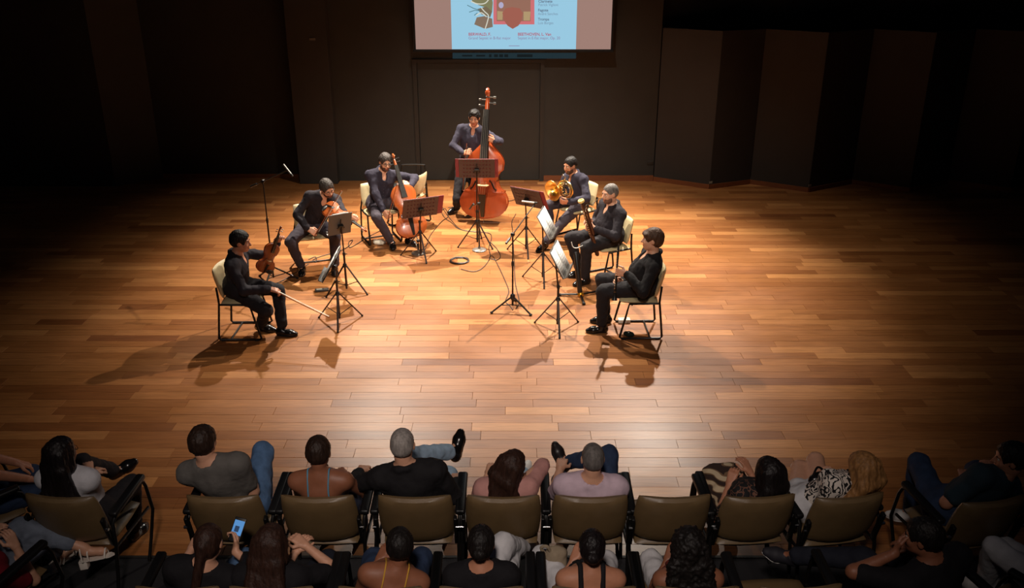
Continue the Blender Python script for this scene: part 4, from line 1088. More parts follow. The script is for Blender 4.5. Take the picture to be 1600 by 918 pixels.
_, M, dc = music_stand(FZ(746, 383), FY(745, 263, 12.26), (0, 1), R(15), 'brown perforated music stand with burgundy folder before the double bass', 'holes', R(80), .50, .29)
folder(M, dc, 'burgundy folder on the stand before the double bass', .60, .29, 0)

# 5 hornist -----------------------------------------------------------------
c = FZ(899, 370); rz = R(128); F5 = Fr((c[0], c[1], 0), rz)
place_chair((c[0], c[1], 0), rz, 'beige padded chair under the french horn player')
hbell = FY(863, 298, 12.30)
person('bearded man with slicked hair holding a french horn', (c[0], c[1], 0), rz, (0, -.04, .565), F5.L(FY(891, 258, 12.60)), (R(0), R(-12), 0),
       wr=F5.L(FY(868, 309, 12.42)), wl=F5.L(FY(889, 316, 12.28)), hr=dict(d=F5.D((-.6, -.4, .2)), n=F5.D((0, -.8, .5)), curl=.5), hl=dict(d=F5.D((-.85, -.1, .05)), n=F5.D((0, .8, .4)), curl=.8),
       er=(.8, -.1, -.8), el=(-.8, -.4, -.5), al=F5.L(FZ(851, 380, .10)), ar=F5.L(FZ(862, 366, .10)), kl=(-.15, .5, 1), kr=(.3, .5, 1), fl_=F5.D((-.6, -.7, -.1)), fr=F5.D((-.6, -.7, 0)),
       s=1.02, sk=SK2, top='shirt', topm=NAVYB, botm=TRG, shoe=LEA, hair='short', hm=HBLK, beard=BEARD, group='musicians on the stage')
BRASS = mat('gold_brass', (240, 200, 118), .28, metal=1.); NICK = mat('silver_brass', (214, 206, 188), .2, metal=1.)
hn = thing('french_horn', 'shiny brass french horn with a wide bell, held in the lap', 'french horn', hbell)
bd = nrm(V3(-.70, -.62, -.1)); 
prof = [(.012, -.30), (.018, -.22), (.03, -.15), (.05, -.09), (.085, -.04), (.125, -.008), (.152, .0), (.150, .003), (.120, -.004), (.08, -.036), (.046, -.088), (.028, -.145)]
MB().lathe(prof, (0, 0, 0), bd, 28).build('bell', BRASS, hn)
xh = nrm(np.cross(bd, V3(0, 0, 1))); uh = np.cross(xh, bd)
cc = -bd*.16-xh*.10+uh*.0
for k, (r_, off_, rr) in enumerate(((.145, 0, .011), (.118, .02, .009), (.092, -.015, .008), (.125, -.03, .008))):
    MB().tube([cc+bd*off_+(xh*math.cos(a)*r_+uh*math.sin(a)*r_*.86) for a in np.linspace(0, 2*math.pi, 25)[:-1]], rr, 7, closed=True).build('tubing', BRASS if k % 2 == 0 else NICK, hn)
for k in range(4):
    vc = cc+uh*(.06-.04*k)+xh*(.02)+bd*.02
    MB().lathe([(.017, -.03), (.019, -.028), (.019, .026), (.012, .03), (.006, .036)], vc, bd, 12).build('valve', NICK, hn)
    MB().tube(spline([vc+xh*.02, vc+xh*.07+uh*.012, vc+xh*.07-uh*.012, vc-uh*.01+xh*.02], 5), .006, 6).build('valve_slide', BRASS, hn)
mth = FY(880, 272, 12.44)-hbell
MB().tube(spline([cc+uh*.12+xh*.03, cc+uh*.18-xh*.02, mth*.6+(cc+uh*.15)*.4, mth], 6), [.008]*6+[.007]*6+[.005]*7, 7).build('leadpipe', NICK, hn)
MB().lathe([(.006, -.04), (.008, -.01), (.013, .0)], mth, nrm(mth-cc), 12).build('mouthpiece', NICK, hn)
_, M, dc = music_stand(FZ(822, 394), FY(824, 309, 11.95), (.62, .78), R(24), 'brown perforated music stand tilted before the french horn player', 'holes', R(-85), .50, .30, roll=R(2))
folder(M, dc, 'burgundy folder on the tilted stand before the french horn player', .58, .30, -.03)

# 6 bassoonist --------------------------------------------------------------
c = FZ(948, 432); rz = R(117); F6 = Fr((c[0], c[1], 0), rz)
place_chair((c[0], c[1], 0), rz, 'beige padded chair under the bassoon player')
person('stout man with grey hair and goatee playing a bassoon', (c[0], c[1], 0), rz, (0, -.03, .575), F6.L(FY(953, 302, 10.92)), (R(0), R(-6), 0),
       wr=F6.L(FY(926, 348, 10.98)), wl=F6.L(FY(931, 357, 10.66)), hr=dict(d=F6.D((-.7, -.2, .3)), n=F6.D((-.3, -.6, 0)), curl=.75), hl=dict(d=F6.D((-.9, .05, .05)), n=F6.D((-.1, .9, .1)), curl=.75),
       er=(.8, -.2, -.9), el=(-.7, -.4, -.7), al=F6.L(FZ(915, 434, .09)), ar=F6.L(FZ(905, 420, .09)), kl=(-.2, .5, 1), kr=(.25, .5, 1), fl_=F6.D((-.85, -.4, 0)), fr=F6.D((-.85, -.4, 0)),
       s=1.05, fat=1.16, sk=SK1, top='shirt', topm=NAVY, botm=TRB, shoe=LEA, hair='crop', hm=HGREY2, beard=STUB, group='musicians on the stage')
b0 = FY(908, 314, 10.52); b1 = FY(944, 440, 10.78); bdn = nrm(b1-b0)
ROSE = mat('dark_rosewood', (62, 30, 20), .3, coat=.4); IVORY = mat('ivory_ring', (232, 200, 120), .4)
bn = thing('bassoon', 'dark wooden bassoon with a pale bell ring', 'bassoon', b0)
MB().lathe([(.017, .0), (.020, -.001), (.020, .06), (.0225, .10), (.019, .11), (.019, .34), (.022, .36), (.022, .50)], (0, 0, 0), bdn, 14).build('bell_joint', ROSE, bn)
MB().lathe([(.020, -.006), (.024, -.016), (.036, -.016), (.040, -.006), (.040, .010), (.028, .018)], (0, 0, 0), bdn, 18).build('bell_ring', IVORY, bn)
sx = nrm(np.cross(bdn, V3(0, 1, .2)))
MB().lathe([(.026, .50), (.028, .52), (.028, .80), (.020, .82)], sx*.012, bdn, 14).build('boot_joint', ROSE, bn)
MB().lathe([(.013, .12), (.014, .13), (.019, .50)], sx*.036+V3(0, 0, 0), bdn, 12).build('wing_joint', ROSE, bn)
for k in range(12):
    q = bdn*(.14+.03*k)+nrm(V3(-.3, -.95, .1))*.02
    MB().ell(q, (.009, .006, .011), None, 8, 5).tube([q, q+bdn*.04], .003, 5).build('key', NICK, bn)
bc = FY(938, 309, 10.80)-b0
MB().tube(spline([bdn*.13+sx*.036, bdn*.07+sx*.05, bc*.5+(bdn*.10)*.5+V3(0, 0, -.02), bc*.93], 6), .0045, 7).build('bocal', NICK, bn)
MB().tube([bc*.93, bc*1.04], [.005, .008], 6, flat=.5).build('reed', mat('reed', (214, 186, 130), .6), bn)
_, M, dc = music_stand(FZ(848, 438), FY(853, 348, 10.72), (.975, -.20), R(28), 'music stand with white pages facing the bassoon player', 'plain', R(-88), .46, .34, DESKG)
sheets(M, dc, 'white printed pages on the stand facing the bassoon player', 2, .24, .32)
# floor stand for the bassoon player's second instrument
st0 = FZ(907, 463); st = thing('instrument_stand', 'black tripod instrument stand with gold hub and pale cradle', 'instrument stand', st0)
MB().lathe([(.022, .02), (.03, .06), (.034, .30), (.030, .52), (.016, .56)], (0, 0, 0), nrm(FY(899, 388, 10.42)-st0), 14).build('post', BLKP, st)
pt = FY(899, 385, 10.42)-st0
MB().tube(spline([pt+V3(-.05, 0, .06), pt+V3(-.03, -.01, .0), pt+V3(.02, -.01, -.015), pt+V3(.09, 0, .015)], 5), .006, 6).build('cradle', mat('pale_rubber', (196, 196, 190), .6), st)
MB().lathe([(.035, .01), (.04, .02), (.04, .04), (.02, .06)], n=12).build('hub', mat('gold_anodised', (214, 150, 40), .35, metal=.7), st)
for a in (175, 275, 30):
    d = V3(math.cos(R(a)), math.sin(R(a)), 0); lg = MB().tube([d*.02+V3(0, 0, .03), d*.26+V3(0, 0, .018)], .014, 6).build('leg', BLK, st); MB().ell(d*.26+V3(0, 0, .017), (.022, .022, .017)).build('rubber_tip', RUBBER, lg)

# 7 clarinettist ------------------------------------------------------------
c = FZ(994, 516); rz = R(91); F7 = Fr((c[0], c[1], 0), rz)
place_chair((c[0], c[1], 0), rz, 'beige padded chair under the clarinet player')
person('young man in black resting a clarinet on his lap', (c[0], c[1], 0), rz, (0, -.06, .575), F7.L(FY(1019, 374, 9.22)), (R(-6), R(2), R(4)),
       wr=F7.L(FY(974, 441, 9.26)), wl=F7.L(FY(980, 428, 9.06)), hr=dict(d=F7.D((-.8, -.2, .1)), n=F7.D((-.3, -.8, 0)), curl=.75), hl=dict(d=F7.D((-.9, .1, .15)), n=F7.D((-.2, .9, 0)), curl=.75),
       er=(.7, -.4, -.7), el=(-.6, -.6, -.6), al=F7.L(FZ(940, 508, .09)), ar=F7.L(FZ(946, 493, .09)), kl=(-.15, .5, 1), kr=(.2, .5, 1), fl_=(0, 1, 0), fr=(.1, 1, 0),
       s=1.05, fat=1.12, sk=SK1, top='shirt', topm=BLKC, botm=TRB, shoe=LEA, hair='thickfringe', hm=HBR, group='musicians on the stage')
k0 = FY(966, 391, 9.14); k1 = FY(961, 456, 9.06); kd = nrm(k1-k0)
cl = thing('clarinet', 'black clarinet with silver keys held upright', 'clarinet', k0)
MB().lathe([(.006, -.07), (.012, -.02), (.013, 0)], (0, 0, 0), kd, 10).build('mouthpiece', EBONY, cl)
MB().lathe([(.013, 0), (.014, .03), (.012, .06), (.012, .25), (.0145, .255), (.0145, .27), (.013, .28), (.0135, .46)], (0, 0, 0), kd, 12).build('body_joint', EBONY, cl)
MB().lathe([(.0145, .46), (.017, .50), (.024, .53), (.032, .55), (.028, .553)], (0, 0, 0), kd, 16).build('bell', EBONY, cl)
for z in (.0, .06, .262, .46): MB().lathe([(.0152, z-.004), (.0152, z+.004)], (0, 0, 0), kd, 12).build('ring', NICK, cl)
for k in range(13):
    q = kd*(.08+.028*k)+nrm(V3(-.6, -.8, 0))*.014; MB().ell(q, (.007, .005, .009), None, 8, 5).tube([q, q+kd*.026], .0025, 5).build('key', NICK, cl)
_, M, dc = music_stand(FZ(871, 512), FY(874, 405, 9.38), (.975, -.20), R(27), 'music stand with printed pages facing the clarinet player', 'plain', R(-88), .44, .34, DESKG)
sheets(M, dc, 'white printed pages on the stand facing the clarinet player', 2, .225, .33)

# microphones ---------------------------------------------------------------
ml = FZ(428, 440); tip = FY(455, 271, ml[1]-.15)
a = FY(443, 257, ml[1]-.1); b = FY(462, 281, ml[1]-.25)
h = FY(407, 283, ml[1])[2]
_, mc = mic_stand((ml[0], ml[1], 0), 'tall microphone stand with a boom behind the violin player', h, FY(449, 266, ml[1]-.1), leg_rot=R(20), mic=a, mic_dir=b-a, mic_len=.17)
mc['label'] = 'silver microphone on the tall boom behind the violin player'
cm = FZ(801, 484); h = FY(799, 366, cm[1])[2]
e = FY(836, 318, cm[1]+.55); _, mc = mic_stand((cm[0], cm[1], 0), 'boom microphone stand at the front centre of the stage', h, e, leg_rot=R(-38), mic=e+V3(-.16, .0, .03), mic_dir=V3(.3, -.02, -.03), hub=.17, rad=.27, tail=.16)
mc['label'] = 'pale microphone on the boom before the tilted horn stand'
bm = FZ(749, 391); e = FY(736, 322, bm[1]+.35); _, mc = mic_stand((bm[0], bm[1], 0), 'low microphone stand with grey base before the double bass', FY(745, 318, bm[1])[2], e, base='plate', mic=FY(740, 318, bm[1]+.3), mic_dir=FY(731, 330, bm[1]+.45)-FY(740, 318, bm[1]+.3), tail=.06, mic_len=.13, mic_m=BLKP)
mc['label'] = 'small dark microphone aimed at the double bass'
cm2 = FZ(654, 396); e = FY(648, 362, cm2[1]+.12); _, mc = mic_stand((cm2[0], cm2[1], 0), 'short microphone stand with round base before the cello', FY(652, 376, cm2[1])[2], e, base='plate', mic=FY(648, 362, cm2[1]+.12), mic_dir=FY(644, 342, cm2[1]+.2)-FY(648, 362, cm2[1]+.12), tail=.02, mic_len=.13, mic_m=BLKP)
mc['label'] = 'dark microphone standing before the cello'
# cables ------------------------------------------------------------------
CABM = mat('black_cable', (40, 28, 22), .5)
def cable(pts, label, r=.0055):
    P = [FZ(x, y, r+.001) for x, y in pts]; tag(MB().tube(spline(P, 7), r, 6).build('cable', CABM, None), label, 'cable', 'cables on the stage floor')
cable([(428, 444), (445, 436), (458, 428), (470, 420), (482, 412)], 'thin cable from the tall boom stand to the viola chair')
cable([(482, 405), (493, 401), (494, 409), (489, 406), (502, 400), (530, 392), (545, 384), (551, 375), (545, 378), (548, 386), (575, 370), (600, 357)], 'thin looping cable between the viola and cello chairs')
cable([(655, 399), (664, 390), (672, 368), (690, 346), (700, 338), (696, 326), (690, 330), (695, 340), (706, 348), (716, 357), (735, 361), (752, 362)], 'looping cable from the cello microphone to the bass stand')
cable([(688, 318), (697, 333), (708, 347), (720, 358), (742, 362), (764, 364), (768, 372), (764, 386), (766, 400), (760, 412), (750, 421), (738, 424), (720, 420)], 'cable running from the burgundy folder to the cable coil')
cable([(766, 378), (776, 388), (782, 400), (776, 406), (765, 403), (770, 400), (780, 418), (790, 440), (795, 455), (790, 470), (797, 478), (801, 484)], 'cable winding to the front centre microphone stand')
cable([(806, 334), (800, 346), (801, 362), (803, 400), (805, 440), (811, 470), (806, 482)], 'cable hanging down along the front centre microphone stand')
cable([(805, 300), (815, 305), (790, 315), (700, 324)], 'cable running behind the double bass player')
cc = FZ(718, 408); t = thing('cable_coil', 'coiled black cable lying on the stage floor', 'cable', cc)
for k in range(6):
    r_ = .118+.006*(k % 3); MB().tube([(math.cos(a)*r_+.004*math.sin(3*a+k), math.sin(a)*r_+.004*math.cos(2*a+k), .008+.010*(k//3)+.002*math.sin(5*a+k)) for a in np.linspace(0, 2*math.pi, 33)[:-1]], .0055, 6, closed=True).build('loop', CABM, t)
# small things -------------------------------------------------------------
g = Field(); cp = FZ(594, 381)
rr = np.random.default_rng(3)
for k in range(9): g.cone(V3(rr.uniform(-.08, .08), rr.uniform(-.05, .05), .03), V3(rr.uniform(-.09, .09), rr.uniform(-.05, .05), .025), .026, .02, .02)
V, Fc = g.mesh(.007, 0, [((0, 0, -1), 0)]); N_ = vnormals(V, Fc); V = V+N_*(vnoise(V*60, 2)*.006)[:, None]; V[:, 2] = np.maximum(V[:, 2], .001)
t = thing('cloth', 'crumpled white cloth on the floor beside the cello chair', 'cloth', cp); npmesh('fabric', V, Fc, [mat('white_cotton', (228, 222, 206), .9)], None, t)
p = FZ(503, 454); t = thing('tuner', 'small grey electronic tuner on the floor near the violin stand', 'tuner', p, R(14)); MB().box((0, 0, .012), (.085, .04, .012), bev=.006).build('body', mat('dark_grey_plastic', (60, 58, 56), .4), t); MB().box((-.03, 0, .0245), (.035, .026, .001)).build('display', mat('lcd', (150, 146, 134), .3), t, False); MB().box((.045, 0, .0245), (.02, .024, .001)).build('keypad', mat('grey_plastic', (90, 86, 80), .5), t, False)
p = FZ(975, 503); t = thing('small_box', 'small white box lying under the clarinet chair', 'box', p, R(3)); MB().box((0, 0, .022), (.068, .038, .021), bev=.004).build('body', mat('white_card', (216, 210, 198), .7), t); MB().box((0, -.002, .0438), (.042, .02, .0008)).build('print', mat('grey_print', (150, 148, 146), .7), t, False)
p = FZ(980, 524); g = Field(); 
for k in range(6): g.cone(V3(rr.uniform(-.05, .05), rr.uniform(-.03, .03), .02), V3(rr.uniform(-.07, .07), rr.uniform(-.04, .04), .025), .022, .02, .02)
V, Fc = g.mesh(.007, 0, [((0, 0, -1), 0)]); t = thing('pouch', 'dark green crumpled pouch under the clarinet chair', 'pouch', p); npmesh('fabric', V, Fc, [cloth('dark_green_cloth', (26, 40, 34))], None, t); MB().box((.01, -.03, .05), (.008, .002, .012)).build('tab', mat('white_card', (216, 210, 198), .7), t, False)
# spare chair behind the cello with gear on it
c = V3(-1.60, 13.25, 0); place_chair(c, R(60), 'spare beige padded chair piled with black gear behind the cello player')
t = thing('gear_case', 'black gear case lying on the spare chair', 'case', c+V3(-.02, .0, .47), R(10))
MB().box((0, 0, .07), (.19, .15, .07), bev=.02).build('body', BLKP, t)
MB().tube([(-.19, -.15, .12), (.19, -.15, .12)], .008, 6).build('edge_trim', CHROME, t)
for k in range(5): MB().box((-.12+.06*k, .0, .15), (.018, .06, .012), bev=.006).build('cable_plug', mat('grey_plastic', (90, 86, 80), .5), t)
t = thing('pouch', 'black pouch hanging from the spare chair', 'pouch', c+V3(.14, -.30, .33)); MB().box((0, 0, 0), (.06, .03, .09), bev=.02).build('bag', BLKP, t); MB().tube([(-.04, 0, .08), (0, .0, .14), (.04, 0, .08)], .006, 6).build('handle', BLKP, t)
fr_ = thing('folded_trolley', 'black tubular folding trolley standing behind the spare chair', 'trolley', V3(-1.56, 13.85, 0))
MB().tube(spline([(-.19, 0, .012), (-.19, 0, .6), (-.18, 0, .74), (-.15, 0, .77), (.15, 0, .77), (.18, 0, .74), (.19, 0, .6), (.19, 0, .012)], 5), .012, 7).build('handle_frame', BLK, fr_)
MB().tube([(-.19, 0, .4), (.19, 0, .4)], .009, 6).build('crossbar', BLK, fr_); MB().box((0, .08, .014), (.2, .09, .012), bev=.005).build('toe_plate', BLK, fr_)
# ------------------------------------------------------------------ audience
def pmat(name, build):
    m = bpy.data.materials.new(name); m.use_nodes = True; nt = m.node_tree; b = nt.nodes['Principled BSDF']; b.inputs['Roughness'].default_value = .85
    tc = nt.nodes.new('ShaderNodeTexCoord'); out = build(nt, tc.outputs['Object']); nt.links.new(out, b.inputs['Base Color']); return m
def ramp(nt, fac, stops, const=True):
    r = nt.nodes.new('ShaderNodeValToRGB'); r.color_ramp.interpolation = 'CONSTANT' if const else 'LINEAR'
    e = r.color_ramp.elements
    while len(e) > 1: e.remove(e[-1])
    e[0].position = stops[0][0]; e[0].color = s2l(stops[0][1])+(1,)
    for p_, c_ in stops[1:]: q = e.new(p_); q.color = s2l(c_)+(1,)
    nt.links.new(fac, r.inputs[0]); return r.outputs[0]
def zebra(nt, co):
    w_ = nt.nodes.new('ShaderNodeTexWave'); w_.inputs['Scale'].default_value = 9; w_.inputs['Distortion'].default_value = 14; w_.inputs['Detail'].default_value = 1.5; w_.inputs['Detail Scale'].default_value = 2.2
    nt.links.new(co, w_.inputs['Vector']); return ramp(nt, w_.outputs['Fac'], [(0, (22, 20, 22)), (.45, (226, 214, 202))])
def lace(nt, co):
    v_ = nt.nodes.new('ShaderNodeTexVoronoi'); v_.inputs['Scale'].default_value = 30; nt.links.new(co, v_.inputs['Vector'])
    n = nt.nodes.new('ShaderNodeTexNoise'); n.inputs['Scale'].default_value = 9; nt.links.new(co, n.inputs['Vector'])
    mm = nt.nodes.new('ShaderNodeMath'); mm.operation = 'MULTIPLY'; nt.links.new(v_.outputs['Distance'], mm.inputs[0]); nt.links.new(n.outputs[0], mm.inputs[1])
    return ramp(nt, mm.outputs[0], [(0, (18, 16, 18)), (.30, (112, 74, 58)), (.37, (22, 19, 20))])
def swirl(nt, co):
    w_ = nt.nodes.new('ShaderNodeTexWave'); w_.wave_type = 'RINGS'; w_.inputs['Scale'].default_value = 5; w_.inputs['Distortion'].default_value = 6; w_.inputs['Detail'].default_value = 1
    nt.links.new(co, w_.inputs['Vector']); return ramp(nt, w_.outputs['Fac'], [(0, (54, 36, 28)), (.35, (128, 98, 70)), (.62, (206, 184, 150))])
ZEB, LACE, SWIRL = pmat('zebra_print', zebra), pmat('lace_print', lace), pmat('swirl_print', swirl)
JEAN = cloth('blue_jeans', (78, 106, 142), .22); JEANL = cloth('light_jeans', (150, 172, 192), .18); JEAND = cloth('dark_jeans', (44, 58, 84), .2); JEANG = cloth('faded_grey_jeans', (112, 120, 134), .2)
TEEG = cloth('grey_tee', (98, 94, 90)); WHT = cloth('white_cotton_shirt', (204, 202, 206)); LILAC = cloth('lilac_tee', (206, 182, 194)); PINK = cloth('pink_top', (196, 142, 134)); TEAL = cloth('dark_teal_tee', (44, 60, 70))
BLUES = cloth('blue_strap', (92, 148, 176)); YEL = cloth('yellow_strap', (206, 156, 60)); RED = cloth('red_top', (120, 24, 36)); RUST = cloth('rust_top', (112, 42, 34)); WTR = cloth('white_trousers', (206, 204, 206)); BLKT = cloth('black_tee', (26, 24, 27)); NVT = cloth('navy_trousers', (32, 34, 44))
BLOND = hairm('blond_hair', (150, 106, 62)); BRN = hairm('brown_hair', (52, 32, 24)); BK2 = hairm('straight_black_hair', (24, 18, 18), .46)
WSH = mat('white_sneaker', (216, 212, 208), .5); DSH = mat('dark_shoe', (34, 26, 26), .4); NVS = mat('dark_canvas', (34, 32, 40), .7); TAN = mat('tan_strap', (226, 216, 204), .5)
ROW1Y = 5.16
def cx_(px_, py_, z): return FZ(px_, py_, z)[0]
# first-row chairs from the photograph: pixel of the back's top edge
r1 = {}
for key, px_, rz, lab in (('a', 85, R(-5), 'olive armchair under the long haired woman in white'), ('b', 343, 0, 'olive armchair under the man in a grey tee'),
                          ('c', 492, 0, 'olive armchair under the woman in the blue strapped top'), ('d', 646, 0, 'olive armchair under the grey haired man in black'),
                          ('e', 786, 0, 'olive armchair under the long haired woman in pink'), ('f', 925, 0, 'olive armchair under the man in a lilac tee'),
                          ('x', 1057, R(2), 'empty olive armchair in the first row'), ('g', 1192, R(4), 'olive armchair under the dark haired woman in black lace'),
                          ('h', 1335, R(9), 'olive armchair under the blond woman'), ('i', 1558, R(12), 'olive armchair under the man in a dark teal tee')):
    X = FZ(px_, 786, .84)[0]; Y = ROW1Y if key not in ('a', 'i') else (5.16 if key == 'a' else 5.12)
    o = V3(X, Y-.30, 0)+rotz(rz) @ V3(0, .30, 0); r1[key] = (o, rz); place_aud(o, rz, lab)
def aud(key, label, head, hy, hrot=(0, 0, 0), tab=r1, dx=0., py=-.04, **kw):
    o, rz = tab[key]; f = Fr((o[0], o[1], 0), rz)
    kw.setdefault('s', .97); kw.setdefault('res', .0135); kw.setdefault('facem', False); kw.setdefault('hscale', .95)
    for nm in ('wr', 'wl', 'ar', 'al', 'knR', 'knL'):
        if nm in kw and isinstance(kw[nm], tuple) and kw[nm] and kw[nm][0] == 'w': kw[nm] = f.L(kw[nm][1])
    return person(label, (o[0], o[1], 0), rz, (dx, py, .555), f.L(FY(head[0], head[1], hy)), hrot, group='people in the audience', **kw), f
W = lambda x, y, z: ('w', FZ(x, y, z))
aud('a', 'woman with straight black hair and white shirt, legs crossed, far left of the first row', (97, 707), 5.02, (R(-18), R(-2), 0), sex='f', sk=SK1, top='blouse', topm=WHT, sleeve=1.3, botm=TRB, shoe=LEA, hair='long', hm=BK2, glasses=(180, 120, 80),
    extra_parts=dict(hairlen=.24), wr=W(140, 735, .72), al=W(182, 736, .40), knL=W(128, 716, .70), ar=(.05, .40, .085), fl_=(.75, .45, .45))
aud('b', 'man in a grey tee and blue jeans with crossed legs', (318, 690), 5.08, (R(-8), R(-4), 0), sk=SK1, top='tee', topm=TEEG, botm=JEAN, shoe=DSH, hair='thick', hm=HDB, py=.04, ar=W(414, 778, .34), knR=W(413, 684, .78), wr=W(396, 752, .62), fr=(.1, .9, -.35), s=1.02)
aud('c', 'woman with cropped hair and thin blue shoulder straps', (498, 706), 5.06, (R(-3), R(-10), 0), sex='f', sk=SK3, top='cami', topm=BLUES, botm=JEAND, shoe=DSH, hair='short', hm=HDB, s=1.02, fat=1.18, wr=W(540, 742, .66), cut=.56, er=(.9, -.3, -.6))
aud('d', 'grey haired man in black shirt and light jeans with one leg crossed', (629, 694), 5.08, (R(-2), R(-2), 0), sk=SK1, top='shirt', topm=BLKC, botm=JEANL, shoe=LEA, hair='crop', hm=HGREY, s=1.05, fat=1.05,
    al=W(706, 704, .58), kl=(-.5, .6, .8), fl_=(.10, .55, .75), ar=(.14, .48, .09), wl=W(564, 736, .66), wr=(.24, .25, .62), el=(-1, -.1, -.5), sleeve=.9)
aud('e', 'woman with long dark hair in a pink top leaning aside', (800, 726), 5.06, (R(-30), R(-10), R(18)), sex='f', sk=SK1, top='blouse', topm=PINK, botm=JEANL, shoe=WSH, sole=WSH, hair='long', hm=BRN, extra_parts=dict(hairlen=.30), dx=.02, al=W(826, 724, .32), fl_=(.3, .8, .3), kl=(.2, .6, 1), wr=W(818, 746, .84), hr=dict(d=(-.3, -.1, .9), n=(-.8, -.3, 0), curl=.6), er=(1, -.2, -.9), s=.95)
aud('f', 'man with grey hair in a pale lilac tee, one leg crossed', (926, 716), 5.06, (R(2), R(-4), 0), sk=SK1, top='tee', topm=LILAC, botm=JEAND, shoe=DSH, hair='crop', hm=HGREY2, s=1.0, fat=1.06, ar=W(886, 722, .56), kr=(.5, .6, .8), fr=(-.25, .35, .75), wr=(.16, .3, .62), wl=(-.17, .33, .66))
aud('g', 'woman with long dark hair in a black lace dress', (1200, 738), 5.04, (R(22), R(-6), 0), sex='f', sk=SK2, top='shirt', topm=LACE, sleeve=.6, bot='skirt', botm=SWIRL, shoe=DSH, hair='long', hm=BK2, extra_parts=dict(hairlen=.28), s=.97, fat=1.06, wr=W(1172, 738, .70), wl=W(1140, 756, .72), ar=W(1130, 745, .1), al=W(1105, 755, .1), knL=W(1112, 742, .58), knR=W(1138, 728, .60))
aud('h', 'woman with long wavy blond hair and zebra print blouse', (1347, 731), 5.04, (R(16), R(-10), R(-4)), sex='f', sk=SK1, top='blouse', topm=ZEB, sleeve=.9, bot='shorts', botm=WTR, shoe=WSH, hair='wavy', hm=BLOND, extra_parts=dict(hairlen=.27), s=.99, dx=-.06, py=.08, wr=W(1308, 752, .66), wl=W(1284, 760, .68), ar=W(1268, 725, .09), al=W(1250, 740, .09), knR=W(1272, 702, .64), knL=W(1250, 720, .58))
aud('i', 'man in dark teal tee and jeans with white sneaker crossed', (1578, 716), 5.08, (R(62), R(-4), 0), sk=SK2, top='tee', topm=TEAL, botm=JEAND, shoe=WSH, sole=WSH, hair='thick', hm=HBLK, facem=True, s=1.03, py=.08, al=W(1430, 752, .46), knL=W(1428, 702, .66), fl_=(-.6, .6, -.1), wl=W(1508, 752, .72), hl=dict(d=(.5, .8, .2), n=(0, 0, -1), curl=.4), el=(-1, -.5, -.3), wr=W(1560, 745, .66), ar=W(1522, 745, .1), knR=W(1530, 725, .6), sleeve=1.1)
# a person beyond the left edge whose legs reach into view
o = V3(-3.78, 5.28, 0); rz = R(-48); place_aud(o, rz, 'olive armchair cut by the left edge of the picture in the first row')
person('seated person in dark blue jeans cut off by the left edge', o, rz, (0, -.04, .555), (0, -.06, 1.22), (0, 0, 0), sk=SK2, top='tee', topm=BLKT, botm=JEAND, shoe=DSH, hair='short', hm=HBLK, facem=False, group='people in the audience', res=.0135)

LAP = dict(wr=(.08, .20, .66), wl=(-.08, .20, .66), er=(.5, -.8, -.6), el=(-.5, -.8, -.6))
# second row ----------------------------------------------------------------
r2 = {}
for key, px_, y_, rz, lab in (('j', -22, 4.50, R(-18), 'armchair under the person in ripped jeans'), ('k', 330, 4.29, R(0), 'armchair under the ponytailed woman with a lit phone'), ('l', 462, 4.29, R(0), 'armchair under the dark haired person beside the ponytailed woman'), ('m', 615, 4.29, R(0), 'armchair under the woman with thin yellow straps'),
                              ('n', 757, 4.29, R(0), 'armchair under the short haired person in black and white'), ('o', 915, 4.29, R(0), 'armchair under the woman with a bun'), ('p', 1060, 4.29, R(0), 'armchair under the woman with long curly hair'),
                              ('y', 1203, 4.30, R(3), 'empty armchair in the second row beside the curly haired woman'), ('q', 1425, 4.22, R(20), 'armchair under the man resting chin on hand'), ('r', 1640, 4.35, R(38), 'armchair cut by the right edge in the second row')):
    X = FZ(px_, 862, .66)[0]; o = V3(X, y_, 0); r2[key] = (o, rz); place_aud(o, rz, lab)
J_, _ = aud('j', 'person in red top, ripped jeans and white heeled sandals', (-34, 850), 4.40, (R(-10), R(-4), 0), tab=r2, sex='f', sk=SK1, top='tee', topm=RED, bot='capri', botm=JEANG, shoe=None, hair='long', hm=BRN, s=.98, wl=(-.1, .16, .66), wr=(.12, .16, .66), al=W(104, 846, .46), knL=W(20, 836, .58), fl_=(.9, .45, .12), ar=W(100, 872, .09), knR=W(60, 850, .5))
aud('k', 'woman with low ponytail in a black top holding a lit phone', (327, 846), 4.26, (R(-6), R(-10), 0), tab=r2, sex='f', sk=SK1, top='tee', topm=BLKT, botm=JEAN, shoe=DSH, hair='pony', hm=BRN, s=1.0, fat=1.06, wr=W(368, 862, .70), hr=dict(d=(-.1, .8, .6), n=(-.6, .2, .5), curl=.7), er=(1, -.4, -.5))
aud('l', 'person with long dark hair in black beside the ponytailed woman', (424, 848), 4.28, (R(-12), R(-10), 0), tab=r2, dx=-.08, sex='f', sk=SK1, top='tee', topm=BLKT, botm=NVT, shoe=DSH, hair='long', hm=BRN, s=1.0, fat=1.06, wr=W(478, 852, .74), wl=W(462, 862, .70), hr=dict(n=(0, .1, -1), curl=.6, spread=.6), hl=dict(n=(0, .1, -1), curl=.6, spread=.6), er=(1, -.4, -.5), extra_parts=dict(hairlen=.2), ar=(.2, .42, .085))
aud('m', 'woman with cropped dark hair and bare back with thin yellow straps', (625, 852), 4.26, (R(2), R(-10), 0), tab=r2, sex='f', sk=SK3, top='cami', topm=YEL, botm=JEAND, shoe=DSH, hair='short', hm=HBLK, s=1.0, fat=1.1, cut=.42, **LAP)
